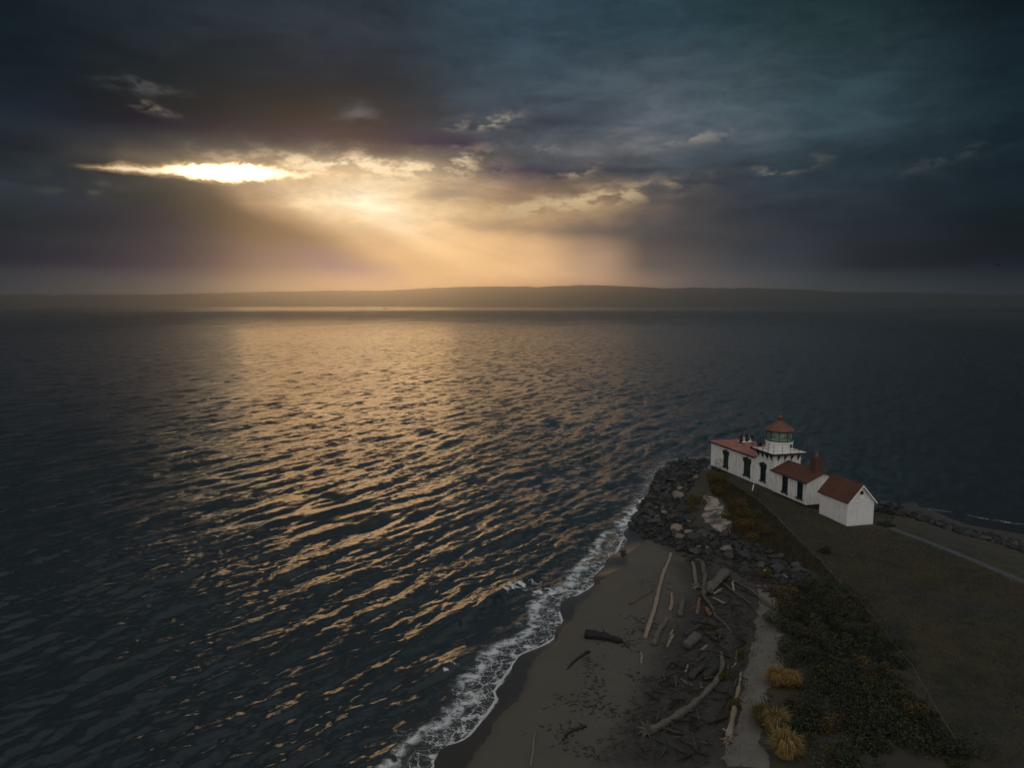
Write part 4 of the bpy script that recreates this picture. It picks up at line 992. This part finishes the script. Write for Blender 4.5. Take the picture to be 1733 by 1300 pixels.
tag(merged('driftwood_debris', sb, sticks(drift, 500, .05, .2) + sticks(core, 420, .08, .3) + sticks(core, 90, .3, .65), mat('wood_chips', f_chip, .85, .2)), kind='stuff', label='small dark driftwood chips and sticks strewn between the logs')
# wrack lines of seaweed on the sand
wl_px = [[(990, 1110), (1010, 1140), (1000, 1170), (1015, 1195), (1045, 1215)], [(950, 1180), (985, 1200), (1010, 1195)], [(930, 1240), (985, 1235)], [(960, 1265), (995, 1275)], [(1060, 1040), (1100, 1060), (1060, 1075)], [(1075, 985), (1100, 990)], [(1030, 1085), (1075, 1090), (1090, 1100)], [(1060, 1140), (1100, 1150), (1130, 1160), (1080, 1200), (1060, 1230), (1020, 1280)]]
it = []
for ln in wl_px:
    W_ = [gp(u, v) for u, v in ln]
    for a, b in zip(W_[:-1], W_[1:]):
        for _ in range(int((b - a).length * 16)):
            p = a.lerp(b, random.random()); x, y = p.x + random.gauss(0, .45), p.y + random.gauss(0, .45); r = random.uniform(.03, .11)
            it.append(Matrix.LocRotScale(Vector((x, y, gz(x, y) + .01)), Matrix.Rotation(random.uniform(0, 6.28), 3, 'Z').to_quaternion(), Vector((r * random.uniform(1, 3), r, r * .5))))
bp_ = poly_w([(1090, 925), (1150, 950), (1150, 1030), (1110, 1100), (1060, 1200), (1010, 1299), (850, 1299), (920, 1150), (1000, 1040)])
for M_ in mats(bp_, 420, .02, .09, .5, .05): it.append(M_)
tag(merged('seaweed', lowrock(2), it, M_weed), kind='stuff', label='dark scraps of seaweed scattered in lines over the sand')

# ------------------------------------------------------------------ plants
def leaf_cloud(n, rx, ry, rz, size, seed, clumps=9, up=.0):
    r_ = np.random.default_rng(seed); cc = r_.normal(0, .42, (clumps, 3)); cc[:, 2] = np.abs(cc[:, 2]) * .9; cr = r_.uniform(.22, .48, clumps)
    k = r_.integers(0, clumps, n); d = r_.normal(0, 1, (n, 3)); d /= np.linalg.norm(d, axis=1)[:, None]
    p = cc[k] + d * (cr[k] * r_.uniform(.55, 1.05, n) ** .6)[:, None]; p[:, 2] = np.abs(p[:, 2])
    p *= np.array([rx, ry, rz])
    a = r_.normal(0, 1, (n, 3)); a[:, 2] = a[:, 2] * .6 + up; a /= np.linalg.norm(a, axis=1)[:, None]
    b = np.cross(a, r_.normal(0, 1, (n, 3))); b /= np.linalg.norm(b, axis=1)[:, None]
    s = size * r_.uniform(.6, 1.3, n)[:, None]
    v = np.stack([p - a * s, p + b * s * .42, p + a * s, p - b * s * .42], 1).reshape(-1, 3)
    f = np.arange(4 * n).reshape(n, 4); return v, f
def leaf_mesh(name, v, f, mt):
    me = bpy.data.meshes.new(name); me.vertices.add(len(v)); me.vertices.foreach_set('co', v.astype(np.float32).ravel()); set_faces(me, f); me.materials.append(mt); return me
def stem_mb(r, h, seed):
    r_ = random.Random(seed); m = MB()
    for _ in range(7):
        a = r_.uniform(0, 6.28); e = Vector((math.cos(a) * r * .6, math.sin(a) * r * .6, h * r_.uniform(.5, .9)))
        m.tube([(0, 0, -.05), e * .5 + Vector((0, 0, .05)), e], [.025, .016, .007], 5)
    return m
SHRUBS = {}
def shrub(u, v, wpx, hpx, kind, label, group=None):
    p = gp(u, v); d = (Vector((0, 0, CAMZ)) - p).length; wd, h = wpx * d / F, hpx * d / F
    mt = {'olive': M_leafolive, 'rust': M_leafrust, 'dark': M_leafdark}[kind]
    key = (kind, len(SHRUBS) % 3)
    v_, f_ = leaf_cloud(int(900 + 500 * wd), 1, 1, 1, .085, 50 + len(SHRUBS)); v_ = v_ / np.abs(v_).max(0) * np.array([wd / 2, wd / 2 * .8, h]); SHRUBS[(u, v)] = 1
    # keep the leaves a natural size after scaling
    c = v_.reshape(-1, 4, 3); m_ = c.mean(1, keepdims=True); e = c - m_; s = .055 / (np.linalg.norm(e[:, 2] - e[:, 0], axis=1) / 2 + 1e-6); c = m_ + e * s[:, None, None] * rng.uniform(.6, 1.4, (len(c), 1, 1)); v_ = c.reshape(-1, 3)
    r = empty('shrub', p); tag(r, label, 'shrub', group)
    link('foliage', leaf_mesh('foliage', v_, f_, mt), None, r); stem_mb(wd / 2, h, len(SHRUBS)).build('stem', M_stem, r)
    return r
shrub(1222, 812, 50, 36, 'olive', 'tall olive bush against the left end of the white wing')
shrub(1181, 853, 36, 26, 'olive', 'yellow-olive bush between the rocks and the pale clearing')
shrub(1170, 866, 24, 15, 'rust', 'small rusty bush on the rock side of the pale clearing')
shrub(1245, 862, 42, 24, 'rust', 'rusty bush between the clearing and fence, nearest the wing')
shrub(1268, 876, 40, 22, 'olive', 'olive bush between the clearing and the fence')
shrub(1236, 878, 34, 18, 'olive', 'low olive bush at the right edge of the pale clearing')
shrub(1262, 896, 46, 20, 'rust', 'broad rusty bush on the bank below the fence')
shrub(1295, 905, 34, 18, 'rust', 'rusty-red bush on the bank close under the fence')
shrub(1275, 916, 38, 16, 'olive', 'yellowish bush just above the slope of rocks')
shrub(1215, 838, 30, 18, 'rust', 'brown bush below the tall olive bush')
shrub(1296, 978, 24, 14, 'olive', 'yellow-green bush among stones above the path')
shrub(1311, 1005, 16, 9, 'olive', 'tiny yellow bush beside the slate-like stones')
shrub(1500, 890, 30, 18, 'dark', 'low dark bush at the right corner of the shed')
shrub(1251, 1118, 18, 16, 'olive', 'green scrub at the left path edge, farther one')
shrub(1227, 1150, 22, 14, 'olive', 'green scrub in the bend of the great trunk')
shrub(1245, 1200, 24, 18, 'olive', 'green scrub beside the straight pale trunk')
shrub(1207, 1066, 16, 9, 'olive', 'yellow-green tuft of scrub below the log pile')
shrub(1395, 937, 22, 14, 'dark', 'small dark bush alone on the lawn near the fence')
def clump(u, v, wpx, hpx, mt, label):
    p = gp(u, v); d = (Vector((0, 0, CAMZ)) - p).length; wd, h = wpx * d / F, hpx * d / F; m = []; fs_ = []
    n = 900
    for i in range(n):
        a = random.uniform(0, 6.28); rr2 = math.sqrt(random.random()) * .35 * wd; b0 = Vector((math.cos(a) * rr2, math.sin(a) * rr2, 0)); out = Vector((math.cos(a), math.sin(a), 0)) * random.uniform(.1, .45) * wd
        out *= random.uniform(.7, 1.9); hh = h * random.uniform(.35, 1.05); mid = b0 + out * .45 + Vector((0, 0, hh * random.uniform(.7, .95))); tip = b0 + out * 1.15 + Vector((random.gauss(0, .06), random.gauss(0, .06), hh * random.uniform(.55, 1.0))); s_ = Vector((-math.sin(a), math.cos(a), 0)) * .011
        k = len(m); m += [b0 - s_, b0 + s_, mid + s_ * 1.4, mid - s_ * 1.4, tip]; fs_ += [(k, k + 1, k + 2, k + 3), (k + 3, k + 2, k + 4)]
    me = bpy.data.meshes.new('grass_clump'); me.from_pydata(m, [], fs_); o = link('grass_clump', me, mt); o.location = p
    tag(o, label, 'grass clump', 'tall grass clumps by the path'); return o
clump(1315, 1157, 26, 25, M_leafgold, 'bright golden grass clump right beside the sandy path')
clump(1339, 1160, 20, 22, M_leafgold, 'golden grass clump behind the one at the path edge')
clump(1296, 1228, 34, 30, M_leafolive, 'olive-gold grass clump leaning over the lower path')
clump(1313, 1235, 28, 28, M_straw, 'straw-coloured grass clump between the olive and the pale one')
clump(1329, 1280, 32, 38, M_straw, 'pale straw grass clump nearest the bottom of the picture')
# the thicket between path and lawn
th_poly = poly_w([(1322, 1062), (1330, 1010), (1372, 992), (1408, 988), (1452, 1032), (1520, 1118), (1590, 1225), (1630, 1299), (1318, 1299), (1322, 1240), (1350, 1200), (1345, 1130), (1322, 1110)])
vv = []; ff = []; k = 0
protos = [leaf_cloud(620, 1, 1, 1, .08, 900 + i, 7) for i in range(8)]; tint = []
for M_ in mats(th_poly, 215, 1, 1):
    v_, f_ = random.choice(protos); p = M_.translation; s = random.choice([.55, .75, .95, 1.2, 1.45]) * random.uniform(.85, 1.15); hgt_ = s * random.choice([.4, .55, .75, 1.0, 1.25])
    c = v_.reshape(-1, 4, 3); mm = c.mean(1, keepdims=True); e = c - mm; p = p + Vector((random.gauss(0, .45), random.gauss(0, .45), 0)); a = random.uniform(0, 6.28); ro = np.array([[math.cos(a), -math.sin(a), 0], [math.sin(a), math.cos(a), 0], [0, 0, 1]])
    mm = (mm * np.array([s, s, hgt_])) @ ro.T; vv.append((mm + (e @ ro.T) * .8).reshape(-1, 3) + np.array([p.x, p.y, p.z - .05])); ff.append(f_ + k); k += len(v_); tint.append(np.full(len(v_), random.random()))
def f_thick(t, b):
    r = E_(t, t.n('ShaderNodeNewGeometry').outputs['Random Per Island']); ti = t.attr('tint')
    c = t.mix(ti, (.012, .022, .016), (.048, .047, .020)); c = t.mix(t.sstep(ti, .86, .9), c, (.085, .058, .026))
    return t.mix(1.0, c, t.mix(r, (.45, .5, .5), (1.7, 1.6, 1.4)), 'MULTIPLY')
me = leaf_mesh('undergrowth', np.concatenate(vv), np.concatenate(ff), mat('thicket_leaves', f_thick, .6, .3)); add_attr(me, 'tint', np.concatenate(tint))
tag(link('undergrowth', me), kind='stuff', label='dark leafy thicket filling the slope between path and lawn')
# rough grass on the bank and along the trail
def blades(poly, n, h0, h1):
    out = []
    for M_ in mats(poly, n, 1, 1): out.append((M_.translation, random.uniform(h0, h1)))
    return out
bank = poly_w([(1195, 802), (1240, 822), (1283, 850), (1330, 896), (1390, 955), (1440, 1012), (1400, 985), (1340, 955), (1285, 925), (1225, 902), (1240, 885), (1225, 850), (1205, 838)])
trail = poly_w([(1262, 1030), (1285, 1050), (1270, 1120), (1250, 1230), (1240, 1299), (1222, 1299), (1235, 1180), (1245, 1100)])
v_ = []; f_ = []
lawn_in = poly_w([(1245, 826), (1290, 853), (1335, 898), (1395, 957), (1458, 1023), (1546, 1136), (1604, 1238), (1645, 1299), (1900, 1299), (1900, 1075), (1733, 990), (1620, 942), (1506, 898), (1433, 894), (1366, 864)])
for p, h in blades(bank, 16000, .12, .42) + [(p_ + Vector((random.gauss(0, .5), random.gauss(0, .5), 0)), h_) for p_, h_ in blades(trail, 1900, .06, .26)] + blades(lawn_in, 42000, .04, .13):
    a = random.uniform(0, 6.28); s_ = Vector((math.cos(a), math.sin(a), 0)); k = len(v_); l = Vector((random.gauss(0, .35), random.gauss(0, .35), 1)) * h
    v_ += [p - s_ * .018, p + s_ * .018, p + l]; f_.append((k, k + 1, k + 2))
me = bpy.data.meshes.new('grass'); me.from_pydata(v_, [], f_); tag(link('grass', me, M_grass), kind='stuff', label='rough brownish grass on the bank and over the lawn')

# ------------------------------------------------------------------ far small things
sx_, sy_ = at(652, 523.0)
sc_ = 1.0
shp = empty('ship', (sx_, sy_, 0)); tag(shp, 'tiny ship far out on the bright strip of water', 'ship')
MB().prism([(-14, 1), (-12, -1), (11, -1), (15, 2.2), (-14, 2.0)], -3, 3).build('hull', M_black, shp)
MB().box(-10, -4, -2.5, 2.5, 2.2, 8).box(-9, -6, -2, 2, 8, 10).build('cabin', M_trim, shp); MB().tube([(2, 0, 2), (2, 0, 11)], .3, 6).build('mast', M_black, shp)
d = Vector(ray(1690, 449)).normalized() * 190; bpos = Vector((0, 0, CAMZ)) + d
m = MB(); m.add([(-.30, 0, 0), (0, .07, .02), (.30, 0, 0), (0, -.07, .02), (0, 0, .09), (0, 0, -.07), (.1, .55, .20), (-.12, .5, .17), (.02, 1.05, .08), (.1, -.55, .20), (-.12, -.5, .17), (.02, -1.05, .08)],
          [(0, 4, 1), (1, 4, 2), (2, 4, 3), (3, 4, 0), (0, 1, 5), (1, 2, 5), (2, 3, 5), (3, 0, 5), (1, 6, 8, 7), (3, 10, 11, 9), (1, 2, 6), (3, 9, 2), (0, 1, 7), (0, 10, 3)])
bo = m.build('gull', M_rockd); bo.location = bpos; bo.rotation_euler = (.2, 0, 2.2); tag(bo, 'tiny dark bird gliding in the dim sky above the right-hand horizon', 'bird')

# ------------------------------------------------------------------ haze
m = bpy.data.materials.new('sea_haze'); m.use_nodes = True; m.node_tree.nodes.clear()
t = NT(m.node_tree); pv = t.n('ShaderNodeVolumePrincipled'); pv.inputs['Color'].default_value = (.985, .985, .99, 1); pv.inputs['Density'].default_value = 2.3e-4; pv.inputs['Anisotropy'].default_value = .95
oo = t.n('ShaderNodeOutputMaterial'); m.node_tree.links.new(pv.outputs[0], oo.inputs['Volume'])
hz_ = MB().box(-11000, 11000, -400, 9300, -7, 186).build('haze', m); tag(hz_, kind='stuff')
